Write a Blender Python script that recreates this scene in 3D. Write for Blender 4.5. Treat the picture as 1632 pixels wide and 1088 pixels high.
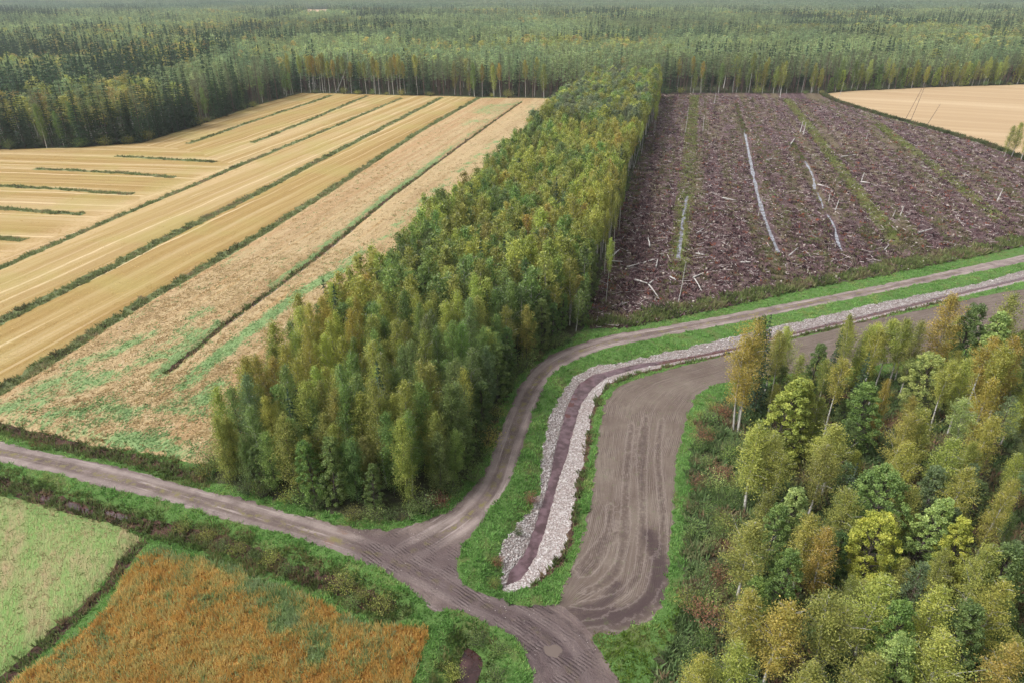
import bpy, math, random
import numpy as np
from mathutils import Vector
from mathutils.geometry import delaunay_2d_cdt

rng = np.random.default_rng(11)
random.seed(11)
SC = bpy.context.scene
for o in list(bpy.data.objects):
    bpy.data.objects.remove(o, do_unlink=True)
COL = SC.collection

# ------------------------------------------------------------------ camera
CAM_H = 45.0
HAZE = 1.35e-4
F_PX = 1088.0
PITCH = math.radians(27.4)
cam_d = bpy.data.cameras.new('camera')
cam_d.sensor_width = 36.0
cam_d.lens = 24.0
cam_d.clip_start = 0.5
cam_d.clip_end = 30000.0
cam = bpy.data.objects.new('camera', cam_d)
cam.location = (0, 0, CAM_H)
cam.rotation_euler = (math.pi / 2 - PITCH, 0, 0)
COL.objects.link(cam)
SC.camera = cam

# ------------------------------------------------------------------ sky and sun (overcast)
SUN_EL, SUN_AZ = math.radians(50), math.radians(-105)
world = bpy.data.worlds.new('World')
SC.world = world
world.use_nodes = True
wn = world.node_tree
wn.nodes.clear()
wo = wn.nodes.new('ShaderNodeOutputWorld')
bg = wn.nodes.new('ShaderNodeBackground')
sky = wn.nodes.new('ShaderNodeTexSky')
sky.sky_type = 'NISHITA'
sky.sun_disc = False
sky.sun_elevation = SUN_EL
sky.sun_rotation = SUN_AZ
sky.air_density = 1.0
sky.dust_density = 4.0
sky.ozone_density = 1.0
hs = wn.nodes.new('ShaderNodeHueSaturation')
hs.inputs['Saturation'].default_value = 0.12
wn.links.new(sky.outputs[0], hs.inputs['Color'])
wn.links.new(hs.outputs[0], bg.inputs[0])
bg.inputs[1].default_value = 0.125
wn.links.new(bg.outputs[0], wo.inputs[0])
sun_d = bpy.data.lights.new('sun', 'SUN')
sun_d.energy = 1.5
sun_d.angle = math.radians(12)
sun_d.color = (1.0, 0.965, 0.92)
sun = bpy.data.objects.new('sun', sun_d)
sd = Vector((math.sin(SUN_AZ) * math.cos(SUN_EL), math.cos(SUN_AZ) * math.cos(SUN_EL), math.sin(SUN_EL)))
sun.rotation_euler = sd.to_track_quat('Z', 'Y').to_euler()
sun.location = (0, 0, 200)
COL.objects.link(sun)

SC.view_settings.view_transform = 'Standard'
SC.view_settings.look = 'None'
SC.view_settings.exposure = 1.0
SC.view_settings.gamma = 1.0
SC.render.engine = 'CYCLES'
cy = SC.cycles
cy.max_bounces = 5
cy.diffuse_bounces = 3
cy.glossy_bounces = 2
cy.transmission_bounces = 3
cy.volume_bounces = 0
cy.transparent_max_bounces = 4
cy.caustics_reflective = False
cy.caustics_refractive = False
cy.use_denoising = True
cy.denoiser = 'OPENIMAGEDENOISE'
cy.denoising_input_passes = 'RGB_ALBEDO_NORMAL'
cy.denoising_prefilter = 'NONE'
cy.use_adaptive_sampling = True
cy.adaptive_threshold = 0.02

# ------------------------------------------------------------------ survey helpers
SP, CP = math.sin(PITCH), math.cos(PITCH)


def G(px, py, z=0.0):
    """ground position of a surveyed point (pixel of the photograph) at height z"""
    x = (px - 816.0) / F_PX
    u = -(py - 544.0) / F_PX
    dy = CP + u * SP
    dz = -SP + u * CP
    t = (z - CAM_H) / dz
    return np.array([x * t, dy * t])


def wz(px):
    return -1.25 + .7 * min(max((px - 930) / 120.0, 0), 1)


def GW(pts):
    return np.array([G(p[0], p[1], wz(p[0])) for p in pts])


def GL(pts, z=0.0):
    return np.array([G(p[0], p[1], z) for p in pts])


def d_poly(P, L, closed=False):
    """distance from points P (N,2) to polyline L"""
    P = np.asarray(P, float)
    best = np.full(len(P), 1e18)
    A = np.asarray(L, float)
    B = np.roll(A, -1, axis=0) if closed else A[1:]
    A2 = A if closed else A[:-1]
    for a, b in zip(A2, B):
        ab = b - a
        L2 = ab @ ab + 1e-12
        t = np.clip(((P - a) @ ab) / L2, 0, 1)
        q = P - a - t[:, None] * ab
        best = np.minimum(best, (q * q).sum(1))
    return np.sqrt(best)


def d_poly_near(P, L, R, closed=False):
    """as d_poly but only exact within R of the polyline's box; 1e3 elsewhere"""
    L = np.asarray(L, float)
    out = np.full(len(P), 1e3)
    lo, hi = L.min(0) - R, L.max(0) + R
    m = (P[:, 0] > lo[0]) & (P[:, 0] < hi[0]) & (P[:, 1] > lo[1]) & (P[:, 1] < hi[1])
    if m.any():
        out[m] = d_poly(P[m], L, closed)
    return out


def inside(P, poly):
    P = np.asarray(P, float)
    poly = np.asarray(poly, float)
    out = np.zeros(len(P), bool)
    lo, hi = poly.min(0), poly.max(0)
    m = (P[:, 0] >= lo[0]) & (P[:, 0] <= hi[0]) & (P[:, 1] >= lo[1]) & (P[:, 1] <= hi[1])
    if not m.any():
        return out
    x, y = P[m, 0], P[m, 1]
    c = np.zeros(len(x), bool)
    n = len(poly)
    for i in range(n):
        x1, y1 = poly[i]
        x2, y2 = poly[(i + 1) % n]
        if y1 == y2:
            continue
        k = ((y1 > y) != (y2 > y)) & (x < (x2 - x1) * (y - y1) / (y2 - y1) + x1)
        c ^= k
    out[m] = c
    return out


def resample(L, closed=False, k=0.008, smin=0.45, smax=6.0, jit=0.0):
    L = [np.asarray(p, float) for p in L]
    if closed:
        L = L + [L[0]]
    out = []
    for a, b in zip(L[:-1], L[1:]):
        d = np.linalg.norm(b - a)
        mid = (a + b) / 2
        r = math.hypot(mid[0], mid[1])
        s = min(max(r * k, smin), smax)
        n = max(1, int(round(d / s)))
        n = min(n, 400)
        for i in range(n):
            t = i / n
            p = a + (b - a) * t
            if jit:
                nn = np.array([-(b - a)[1], (b - a)[0]]) / (d + 1e-9)
                p = p + nn * rng.normal() * jit
            out.append(p)
    if not closed:
        out.append(L[-1])
    return np.array(out)


def smooth_line(L, closed=False, it=2):
    L = np.asarray(L, float)
    for _ in range(it):
        if closed:
            A, B = L, np.roll(L, -1, axis=0)
            L = np.stack([A * .75 + B * .25, A * .25 + B * .75], 1).reshape(-1, 2)
        else:
            A, B = L[:-1], L[1:]
            M = np.stack([A * .75 + B * .25, A * .25 + B * .75], 1).reshape(-1, 2)
            L = np.vstack([L[:1], M, L[-1:]])
    return L


def vnoise(P, s, seed=0):
    """cheap smooth value noise in [-1,1]"""
    P = np.asarray(P, float) / s + seed * 17.3
    i = np.floor(P).astype(np.int64)
    f = P - i
    f = f * f * (3 - 2 * f)

    def h(ix, iy):
        v = (ix * 374761393 + iy * 668265263 + seed * 982451653) & 0x7fffffff
        v = ((v ^ (v >> 13)) * 1274126177) & 0x7fffffff
        v = v ^ (v >> 16)
        return (v & 0xffff) / 32767.5 - 1
    a = h(i[:, 0], i[:, 1]); b = h(i[:, 0] + 1, i[:, 1])
    c = h(i[:, 0], i[:, 1] + 1); d = h(i[:, 0] + 1, i[:, 1] + 1)
    return (a * (1 - f[:, 0]) + b * f[:, 0]) * (1 - f[:, 1]) + (c * (1 - f[:, 0]) + d * f[:, 0]) * f[:, 1]


# ------------------------------------------------------------------ surveyed lines
ROW_DIR = math.atan2(301, F_PX * CP + 564 * SP)     # heading of field rows, right of +Y
WZ = -1.25

road_main_up = [(-320, 640), (-150, 669), (0, 702), (67, 719), (110, 726), (200, 744), (267, 764), (320, 779), (393, 795), (467, 819), (544, 836), (577, 842), (627, 843), (677, 829), (711, 816), (737, 796), (761, 769), (777, 743), (784, 726), (797, 686), (815, 646), (827, 616), (846, 589), (877, 566), (911, 551), (944, 541), (994, 530), (1088, 515), (1205, 493), (1321, 471), (1421, 451), (1521, 430), (1632, 406), (1900, 345)]
road_branch_low = [(1900, 357), (1632, 418), (1521, 441), (1421, 463), (1321, 483), (1205, 508), (1088, 530), (1011, 545), (961, 556), (927, 570), (894, 584), (874, 603), (861, 630), (851, 656), (837, 696), (827, 726), (821, 743), (807, 776), (784, 806), (761, 839), (736, 871), (727, 896), (736, 923), (761, 943), (811, 958), (844, 964), (893, 962)]
road_low = [(920, 985), (944, 1009), (961, 1046), (987, 1080), (1003, 1120), (1030, 1200), (870, 1200), (852, 1120), (848, 1075), (841, 1049), (827, 1024), (797, 1001), (761, 983), (711, 968), (690, 976), (677, 960), (661, 943), (637, 923), (594, 899), (544, 880), (467, 854), (367, 828), (267, 798), (167, 776), (93, 754), (0, 735), (-150, 697), (-320, 668)]
road_poly = GL(road_main_up + road_branch_low + road_low)

soil_poly_px_left = [(893, 960), (897, 939), (914, 893), (931, 843), (944, 793), (949, 726), (957, 680), (964, 642), (984, 618), (1027, 599), (1088, 584), (1158, 564), (1261, 541), (1378, 511), (1421, 503), (1485, 490), (1555, 474), (1632, 461), (1900, 402)]
soil_poly_px_right = [(1920, 480), (1632, 528), (1521, 560), (1435, 575), (1300, 592), (1190, 602), (1151, 611), (1131, 616), (1110, 632), (1095, 660), (1086, 700), (1078, 726), (1072, 826), (1066, 893), (1060, 940), (1054, 966), (1041, 985), (1011, 995), (977, 1011), (944, 1012), (915, 1010), (880, 985), (885, 968)]
soil_L, soil_R = GL(soil_poly_px_left), GL(soil_poly_px_right)
soil_poly = np.vstack([soil_L, soil_R])

stone_out_L = [(811, 936), (797, 928), (801, 899), (797, 869), (827, 826), (844, 803), (862, 769), (863, 726), (871, 680), (881, 646), (901, 614), (914, 595), (941, 580), (994, 575), (1088, 557), (1178, 536), (1241, 521), (1388, 487), (1521, 460), (1632, 432), (1900, 370)]
stone_out_R = [(1900, 386), (1632, 448), (1521, 474), (1375, 509.5), (1261, 535), (1168, 559), (1088, 575.5), (1011, 596), (971, 609), (951, 632), (937, 683), (931, 726), (921, 766), (911, 833), (901, 869), (881, 906), (844, 931)]
stone_poly = np.vstack([GL(stone_out_L, -.15), GL(stone_out_R, -.15)])
water_L = [(806, 933), (811, 914), (837, 881), (854, 835), (867, 793), (877, 759), (883, 726), (896, 675), (904, 646), (921, 614), (944, 599), (994, 586), (1088, 570), (1168, 554), (1261, 530), (1375, 504), (1505, 472), (1632, 442), (1900, 379)]
water_R = [(1900, 382), (1632, 446), (1505, 476), (1375, 508), (1261, 534), (1168, 558), (1088, 574), (1011, 590), (966, 603), (944, 620), (927, 643), (917, 673), (904, 726), (892, 759), (881, 799), (867, 849), (854, 886), (831, 923)]
water_poly = np.vstack([GW(water_L), GW(water_R)])
pond_poly = GL([(744, 1031), (757, 1037), (766, 1046), (769, 1063), (762, 1088), (750, 1150), (708, 1150), (719, 1088), (731, 1070), (733, 1046)], -.9)
wdx_poly = [GL([(58, 785), (70, 787), (82, 792), (80, 797), (66, 795)], -.5), GL([(100, 797), (120, 800), (150, 812), (150, 818), (125, 812), (104, 804)], -.5),
            GL([(168, 812), (185, 815), (205, 822), (202, 828), (186, 823), (170, 818)], -.5)]

gold_far = [(-330, 249), (0, 238), (130, 235), (225, 228), (300, 206), (400, 171), (480, 149), (560, 150), (640, 152), (757, 155)]
ditch3_px = [(764, 155), (661, 213), (544, 290), (430, 363), (333, 420), (233, 476), (133, 540), (0, 620), (-75, 665)]
gold_poly = GL(gold_far + ditch3_px + [(-330, 610)])
fieldB_poly = GL(ditch3_px[::-1] + [(767, 156), (865, 157), (930, 160), (700, 391), (352, 742), (330, 741), (233, 717), (150, 706), (67, 684), (0, 672), (-60, 660)])
forestC_px = [(352, 743), (335, 752), (345, 765), (400, 785), (480, 806), (560, 824), (620, 828), (680, 815), (735, 776), (772, 722), (795, 655), (822, 606), (868, 562), (925, 532), (935, 500), (985, 300), (1020, 215), (1042, 155), (865, 157), (855, 250), (700, 391)]
forestC_poly = GL([(352, 743), (335, 752), (345, 765), (400, 785), (480, 806), (560, 824), (620, 828), (680, 815), (735, 776), (772, 722), (795, 655), (822, 606), (868, 562), (925, 532), (940, 500), (1000, 300), (1032, 215), (1050, 150), (935, 155), (700, 391)])
clear_poly = GL([(1050, 148.5), (1130, 148.5), (1200, 148.5), (1309, 148.5), (1330, 163), (1400, 184), (1480, 206), (1560, 228), (1632, 256), (1920, 350), (1920, 335), (1920, 345), (1632, 392), (1500, 420), (1400, 440), (1300, 458), (1200, 480), (1080, 506), (990, 522), (938, 524), (940, 500), (1000, 300), (1032, 215)])
rfield_poly = GL([(1310, 150), (1350, 146), (1500, 139), (1632, 135), (2100, 122), (2100, 330), (1920, 340), (1632, 251), (1560, 224), (1480, 202), (1400, 181), (1334, 161)])
tanfield_poly = GL([(-150, 765), (0, 785), (67, 799), (167, 824), (228, 849), (207, 874), (167, 918), (100, 985), (50, 1032), (0, 1074), (-120, 1160), (-350, 1160), (-350, 800)])
orange_poly = GL([(247, 872), (290, 886), (333, 892), (385, 903), (400, 925), (447, 930), (500, 955), (544, 976), (594, 995), (684, 1003), (673, 1035), (657, 1088), (640, 1160), (-80, 1160), (27, 1080), (93, 1035), (167, 975), (197, 918), (225, 885)])
forestR_poly = GL([(1150, 640), (1112, 668), (1100, 730), (1097, 800), (1092, 900), (1088, 960), (1060, 1040), (1030, 1120), (1010, 1200), (1900, 1200), (2100, 560), (1632, 560), (1540, 580), (1440, 590), (1300, 610), (1200, 620)])
pale_clear = np.array([G(470, 26), G(548, 26), G(530, 15.5), G(482, 15.5)])
pale_clear = np.vstack([G(492, 40.), G(505, 36), G(523, 40.), G(526, 24), G(522, 15.2), G(500, 15.8), G(487, 15.0), G(490, 24)])

far_edge = [(-900, 262), (-330, 249), (0, 238), (130, 235), (225, 228), (300, 206), (400, 171), (480, 149), (560, 150), (640, 152), (757, 155), (865, 157), (1050, 151), (1130, 150), (1308, 150), (1350, 146), (1500, 139), (1632, 135), (2100, 122), (2900, 110)]
FE = GL(far_edge)
farforest_poly = np.vstack([FE, [[9500, FE[-1][1]], [9500, 9500], [-9500, 9500], [-9500, FE[0][1]]]])

ditch1 = GL([(-330, 560), (0, 426), (143, 363), (300, 298), (400, 255), (544, 197), (640, 156)])
ditch2 = GL([(-330, 685), (0, 512), (167, 430), (297, 363), (400, 312), (544, 237), (704, 155)])
ditch3 = GL(ditch3_px)
ditch4 = GL([(262, 592), (300, 563), (350, 521), (433, 460), (500, 411), (561, 362), (624, 312), (727, 235), (831, 162)])
short = [GL(l) for l in [[(300, 229), (420, 188), (530, 152)], [(402, 228), (480, 198), (585, 153)], [(185, 249), (260, 253), (343, 259)], [(55, 269), (150, 273), (280, 283)],
                         [(-60, 294), (0, 297), (100, 302), (212, 310)], [(-80, 328), (0, 332), (60, 337), (133, 342)], [(-60, 375), (0, 379), (37, 383)]]]
ditch_road = GL([(-300, 640), (-60, 668), (0, 680), (60, 694), (133, 716), (200, 728), (267, 745), (330, 762)], -.3)
ditch_low = GL([(-200, 750), (0, 768), (60, 788), (120, 805), (200, 826), (260, 842), (330, 855), (400, 880), (460, 905), (540, 930), (590, 955), (620, 968)], -.3)
ditch_tan = GL([(226, 858), (200, 893), (165, 940), (120, 980), (60, 1035), (10, 1078), (-60, 1140)], -.2)
cl_ditch_a = GL([(1186, 205), (1192, 232), (1200, 275), (1212, 325), (1228, 370), (1241, 400)])
cl_ditch_b = [GL([(1283, 255), (1292, 270), (1298, 285), (1299, 300)]), GL([(1303, 305), (1311, 322), (1312, 330)]), GL([(1319, 340), (1332, 360), (1334, 380), (1343, 398)])]
cl_ditch_c = GL([(1095, 310), (1092, 330), (1088, 355), (1084, 385), (1081, 412)])
cl_dark = [GL([(1172, 158), (1183, 195), (1190, 212)]), GL([(1260, 225), (1283, 255)])]
cl_green = [GL([(1107, 152), (1103, 200), (1098, 260), (1092, 330), (1082, 430)]), GL([(1253, 158), (1300, 215), (1350, 285), (1400, 350), (1425, 388)]), GL([(1400, 200), (1470, 250), (1530, 298), (1592, 348)])]

main_c = GL([(-320, 654), (0, 719), (97, 740), (267, 782), (467, 838), (560, 868), (660, 905), (760, 960), (840, 990), (890, 1030), (920, 1088), (950, 1200)])
branch_c = GL([(640, 885), (700, 855), (755, 818), (790, 775), (808, 715), (828, 660), (850, 612), (880, 580), (930, 556), (1000, 538), (1100, 521), (1205, 500), (1421, 457), (1632, 412), (1900, 351)])
turn_c = GL([(760, 955), (860, 985), (950, 985), (1010, 960), (1040, 915), (1050, 860)])


# ------------------------------------------------------------------ terrain height
def ribbon(L, w):
    L = np.asarray(L, float)
    T = np.gradient(L, axis=0)
    T /= np.linalg.norm(T, axis=1)[:, None] + 1e-9
    N = np.stack([-T[:, 1], T[:, 0]], 1)
    w = np.broadcast_to(w, (len(L),))
    return np.vstack([L + N * w[:, None] / 2, (L - N * w[:, None] / 2)[::-1]])


def height(P):
    P = np.asarray(P, float)
    r = np.hypot(P[:, 0], P[:, 1])
    z = 0.12 * vnoise(P, 14, 1) * np.clip(r / 120, 0, 1)
    z *= (d_poly_near(P, main_c, 8) > 6) & (d_poly_near(P, branch_c, 8) > 6)
    # creek
    d = d_poly_near(P, water_poly, 6, True)
    ins = inside(P, water_poly)
    d = np.where(ins, 0, d)
    far_ = np.clip((P[:, 0] - 10) / 6, 0, 1)
    nearside = d_poly_near(P, GW(water_R), 7) < d_poly_near(P, GW(water_L), 7)
    bw = np.where(nearside, 2.4 - .2 * far_, 2.4 - .9 * far_)
    t = np.clip(1 - d / bw, 0, 1)
    wl = WZ + .7 * np.clip((P[:, 0] - 8) / 9, 0, 1)
    z = z * (1 - t) + wl * t ** .9
    z = np.where(ins, wl, z)
    d = np.where(inside(P, pond_poly), 0, d_poly_near(P, pond_poly, 6, True))
    t = np.clip(1 - d / 2.0, 0, 1)
    z = z - .9 * t
    for L, w, dep in ((ditch1, 1.6, .35), (ditch2, 1.8, .35), (ditch3, 1.8, .5), (ditch4, 1.2, .5), (ditch_road, 2.2, .6), (ditch_low, 2.6, .7), (ditch_tan, 1.6, .5)):
        d = d_poly_near(P, L, w + 1)
        z = z - dep * np.clip(1 - d / w, 0, 1)
    for L in [cl_ditch_a, cl_ditch_c] + cl_ditch_b + cl_dark:
        d = d_poly_near(P, L, 3)
        z = np.where(d < 1.8, -.3 * np.clip(1.6 - d / 1.1, 0, 1) + z * np.clip(d / 1.8, 0, 1), z)
    # clear-cut: mounded rows
    c = inside(P, clear_poly)
    if c.any():
        dd = d_poly_near(P[c], clear_poly, 5, True)
        ed = np.clip(dd / 4, 0, 1)
        ux = P[c, 0] * math.cos(ROW_DIR) - P[c, 1] * math.sin(ROW_DIR)
        z[c] += ed * (.26 * np.sin(ux * 2 * math.pi / 4.3) + .22 * vnoise(P[c], 1.6, 3) + .12 * vnoise(P[c], .7, 5)) * (r[c] < 420)
    # distant hills
    far = np.clip((r - 2300) / 2600, 0, 1)
    z = z + far * far * (3 - 2 * far) * (60 + 25 * vnoise(P, 1500, 4) + 18 * (P[:, 0] > 0) * np.clip(P[:, 0] / 2000, 0, 1))
    return z


# ------------------------------------------------------------------ mesh helpers
def new_mesh(name, V, faces, attrs=None, mats=(), midx=None, smooth=False, cattrs=None):
    """V (n,3); faces: int array (m,k) or list of such arrays with different k"""
    me = bpy.data.meshes.new(name)
    if isinstance(faces, np.ndarray):
        faces = [faces]
    faces = [np.asarray(f, np.int32) for f in faces if len(f)]
    nf = sum(len(f) for f in faces)
    nl = sum(f.size for f in faces)
    me.vertices.add(len(V))
    me.vertices.foreach_set('co', np.asarray(V, np.float32).ravel())
    me.loops.add(nl)
    me.loops.foreach_set('vertex_index', np.concatenate([f.ravel() for f in faces]).astype(np.int32))
    me.polygons.add(nf)
    tot = np.concatenate([np.full(len(f), f.shape[1], np.int32) for f in faces])
    st = np.concatenate([[0], np.cumsum(tot)[:-1]]).astype(np.int32)
    me.polygons.foreach_set('loop_start', st)
    me.polygons.foreach_set('loop_total', tot)
    if midx is not None:
        me.polygons.foreach_set('material_index', np.asarray(midx, np.int32))
    me.polygons.foreach_set('use_smooth', np.full(nf, bool(smooth)))
    for k, v in (attrs or {}).items():
        a = me.attributes.new(k, 'FLOAT', 'POINT')
        a.data.foreach_set('value', np.asarray(v, np.float32))
    for k, v in (cattrs or {}).items():
        a = me.attributes.new(k, 'FLOAT_COLOR', 'POINT')
        v = np.asarray(v, np.float32)
        a.data.foreach_set('color', np.hstack([v, np.ones((len(v), 1), np.float32)]).ravel())
    for m in mats:
        me.materials.append(m)
    me.update(calc_edges=True)
    return me


def link(name, me, parent=None, loc=None, **props):
    o = bpy.data.objects.new(name, me)
    COL.objects.link(o)
    if parent is not None:
        o.parent = parent
    if loc is not None:
        o.location = loc
    for k, v in props.items():
        if v is not None:
            o[k] = v
    return o


# ------------------------------------------------------------------ material helpers
class NT:
    def __init__(s, name):
        s.m = bpy.data.materials.new(name)
        s.m.use_nodes = True
        s.t = s.m.node_tree
        s.t.nodes.clear()
        s.out = s.t.nodes.new('ShaderNodeOutputMaterial')

    def n(s, typ, **kw):
        nd = s.t.nodes.new(typ)
        for k, v in kw.items():
            setattr(nd, k, v)
        return nd

    def l(s, a, b):
        s.t.links.new(a, b)

    def val(s, x, inp):
        if hasattr(x, 'links') or hasattr(x, 'is_linked'):
            s.l(x, inp)
        else:
            inp.default_value = x

    def math(s, op, a, b=0.0, c=0.0, clamp=False):
        nd = s.n('ShaderNodeMath', operation=op, use_clamp=clamp)
        s.val(a, nd.inputs[0]); s.val(b, nd.inputs[1]); s.val(c, nd.inputs[2])
        return nd.outputs[0]

    def pos(s):
        return s.n('ShaderNodeNewGeometry').outputs['Position']

    def rows(s, sx=1.0, sy=1.0, ang=None):
        """world position rotated so X runs across the field rows, Y along"""
        mp = s.n('ShaderNodeMapping')
        s.l(s.pos(), mp.inputs['Vector'])
        mp.inputs['Rotation'].default_value = (0, 0, ROW_DIR if ang is None else ang)
        mp.inputs['Scale'].default_value = (sx, sy, 1)
        # rotation is applied after scale for points: use a second mapping for anisotropy
        mp.inputs['Scale'].default_value = (1, 1, 1)
        m2 = s.n('ShaderNodeMapping')
        s.l(mp.outputs[0], m2.inputs['Vector'])
        m2.inputs['Scale'].default_value = (sx, sy, 1)
        return m2.outputs[0]

    def noise(s, scale, vec=None, detail=4.0, rough=.55, dist=0.0):
        nd = s.n('ShaderNodeTexNoise')
        s.l(vec if vec is not None else s.pos(), nd.inputs['Vector'])
        nd.inputs['Scale'].default_value = scale
        nd.inputs['Detail'].default_value = detail
        nd.inputs['Roughness'].default_value = rough
        nd.inputs['Distortion'].default_value = dist
        return nd.outputs[0]

    def ramp(s, fac, stops, interp='LINEAR'):
        nd = s.n('ShaderNodeValToRGB')
        cr = nd.color_ramp
        cr.interpolation = interp
        while len(cr.elements) < len(stops):
            cr.elements.new(0.5)
        for e, (p, c) in zip(cr.elements, stops):
            e.position = p
            e.color = (*c, 1) if len(c) == 3 else c
        s.val(fac, nd.inputs[0])
        return nd.outputs[0]

    def mix(s, fac, a, b, typ='MIX'):
        nd = s.n('ShaderNodeMix', data_type='RGBA', blend_type=typ)
        s.val(fac, nd.inputs[0])
        for x, i in ((a, 6), (b, 7)):
            if isinstance(x, tuple):
                nd.inputs[i].default_value = (*x, 1)
            else:
                s.l(x, nd.inputs[i])
        return nd.outputs[2]

    def attr(s, name, typ='GEOMETRY'):
        nd = s.n('ShaderNodeAttribute', attribute_name=name, attribute_type=typ)
        return nd

    def step(s, x, lo, hi):
        nd = s.n('ShaderNodeMapRange', interpolation_type='SMOOTHSTEP')
        s.val(x, nd.inputs[0])
        nd.inputs[1].default_value = lo
        nd.inputs[2].default_value = hi
        return nd.outputs[0]

    def surf(s, col, rough=.9, bump=None, bstr=.5, bdist=.1, spec=.2):
        p = s.n('ShaderNodeBsdfPrincipled')
        s.val(col if not isinstance(col, tuple) else (*col, 1), p.inputs['Base Color'])
        s.val(rough, p.inputs['Roughness'])
        p.inputs['Specular IOR Level'].default_value = spec
        if bump is not None:
            b = s.n('ShaderNodeBump')
            b.inputs['Strength'].default_value = bstr
            b.inputs['Distance'].default_value = bdist
            s.l(bump, b.inputs['Height'])
            s.l(b.outputs[0], p.inputs['Normal'])
        s.l(p.outputs[0], s.out.inputs[0])
        return s.m


# ------------------------------------------------------------------ ground materials
def m_grass(name='grass_ground'):
    t = NT(name)
    c1 = t.ramp(t.noise(.35, detail=6, rough=.65), [(.3, (.095, .18, .05)), (.5, (.12, .22, .06)), (.62, (.15, .155, .06)), (.75, (.12, .085, .05))])
    c = t.mix(t.noise(9, detail=3), c1, (.05, .10, .02), 'MIX')
    return t.surf(c, .95, t.noise(14, detail=4), .8, .15)


def m_road():
    t = NT('dirt_road_surface')
    dc = t.attr('dc').outputs['Fac']
    n1 = t.noise(.5, detail=6, rough=.6)
    n2 = t.noise(5, detail=5, rough=.7)
    base = t.ramp(n1, [(.3, (.088, .063, .058)), (.5, (.135, .102, .092)), (.7, (.20, .155, .14))])
    base = t.mix(t.math('MULTIPLY', t.step(n2, .45, .8), .45), base, (.30, .25, .24))
    cb = t.n('ShaderNodeCombineXYZ')
    t.l(t.math('MULTIPLY', t.attr('ds').outputs['Fac'], 1.6), cb.inputs[0])
    t.l(t.math('MULTIPLY', t.attr('al').outputs['Fac'], .07), cb.inputs[1])
    sn = t.noise(1.6, cb.outputs[0], detail=5, rough=.65)
    base = t.mix(t.math('MULTIPLY', t.step(sn, .53, .68), .8), base, (.36, .30, .285))
    base = t.mix(t.math('MULTIPLY', t.step(sn, .47, .34), .7), base, (.105, .072, .075))
    # wheel tracks at 0.85 m from the middle, worn pale; damp crown and edges
    rut = t.math('ABSOLUTE', t.math('SUBTRACT', dc, .95))
    k = t.math('SUBTRACT', 1.0, t.step(rut, .15, .55))
    base = t.mix(t.math('MULTIPLY', k, t.math('MULTIPLY', n1, .7)), base, (.35, .29, .27))
    cen = t.math('SUBTRACT', 1.0, t.step(dc, .1, .5))
    base = t.mix(t.math('MULTIPLY', cen, t.step(t.noise(1.3, detail=5), .46, .62)), base, (.17, .145, .065))
    wet = t.attr('wet').outputs['Fac']
    w = t.step(t.math('ADD', t.math('MULTIPLY', wet, .85), t.math('ADD', t.math('MULTIPLY', t.math('SUBTRACT', n2, .5), 1.2), t.math('MULTIPLY', t.math('SUBTRACT', sn, .5), 1.2))), .25, .95)
    base = t.mix(t.math('MULTIPLY', w, .75), base, (.075, .052, .055))
    rust = t.attr('rust').outputs['Fac']
    base = t.mix(t.math('MULTIPLY', t.step(t.math('ADD', t.math('MULTIPLY', rust, .7), t.math('MULTIPLY', t.math('SUBTRACT', n2, .5), 2.0)), .45, .9), .6), base, (.20, .105, .07))
    tk = t.math('ADD', t.attr('trk').outputs['Fac'], t.math('MULTIPLY', t.math('SUBTRACT', n2, .5), .4))
    base = t.mix(t.math('MULTIPLY', t.math('SUBTRACT', 1.0, t.step(tk, .08, .34)), .7), base, (.06, .042, .044))
    pb = t.n('ShaderNodeTexVoronoi'); t.l(t.pos(), pb.inputs['Vector']); pb.inputs['Scale'].default_value = 3.0
    base = t.mix(t.math('MULTIPLY', t.math('SUBTRACT', 1.0, t.step(pb.outputs['Distance'], .06, .13)), t.step(t.noise(.4), .5, .6)), base, (.42, .38, .36))
    # tread marks and gravel
    wv = t.n('ShaderNodeTexWave', wave_type='BANDS', bands_direction='Y')
    t.l(t.rows(1, 1, .7), wv.inputs['Vector'])
    wv.inputs['Scale'].default_value = 1.1
    wv.inputs['Distortion'].default_value = 2.5
    tre = t.math('MULTIPLY', wv.outputs['Fac'], t.math('MULTIPLY', w, t.step(t.noise(.6), .45, .6)))
    base = t.mix(t.math('MULTIPLY', tre, .2), base, (.05, .036, .038))
    h = t.math('ADD', t.math('MULTIPLY', n2, 1.0), t.math('MULTIPLY', tre, .8))
    rough = t.math('SUBTRACT', .92, t.math('MULTIPLY', w, .3))
    return t.surf(base, rough, h, .7, .12)


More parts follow.
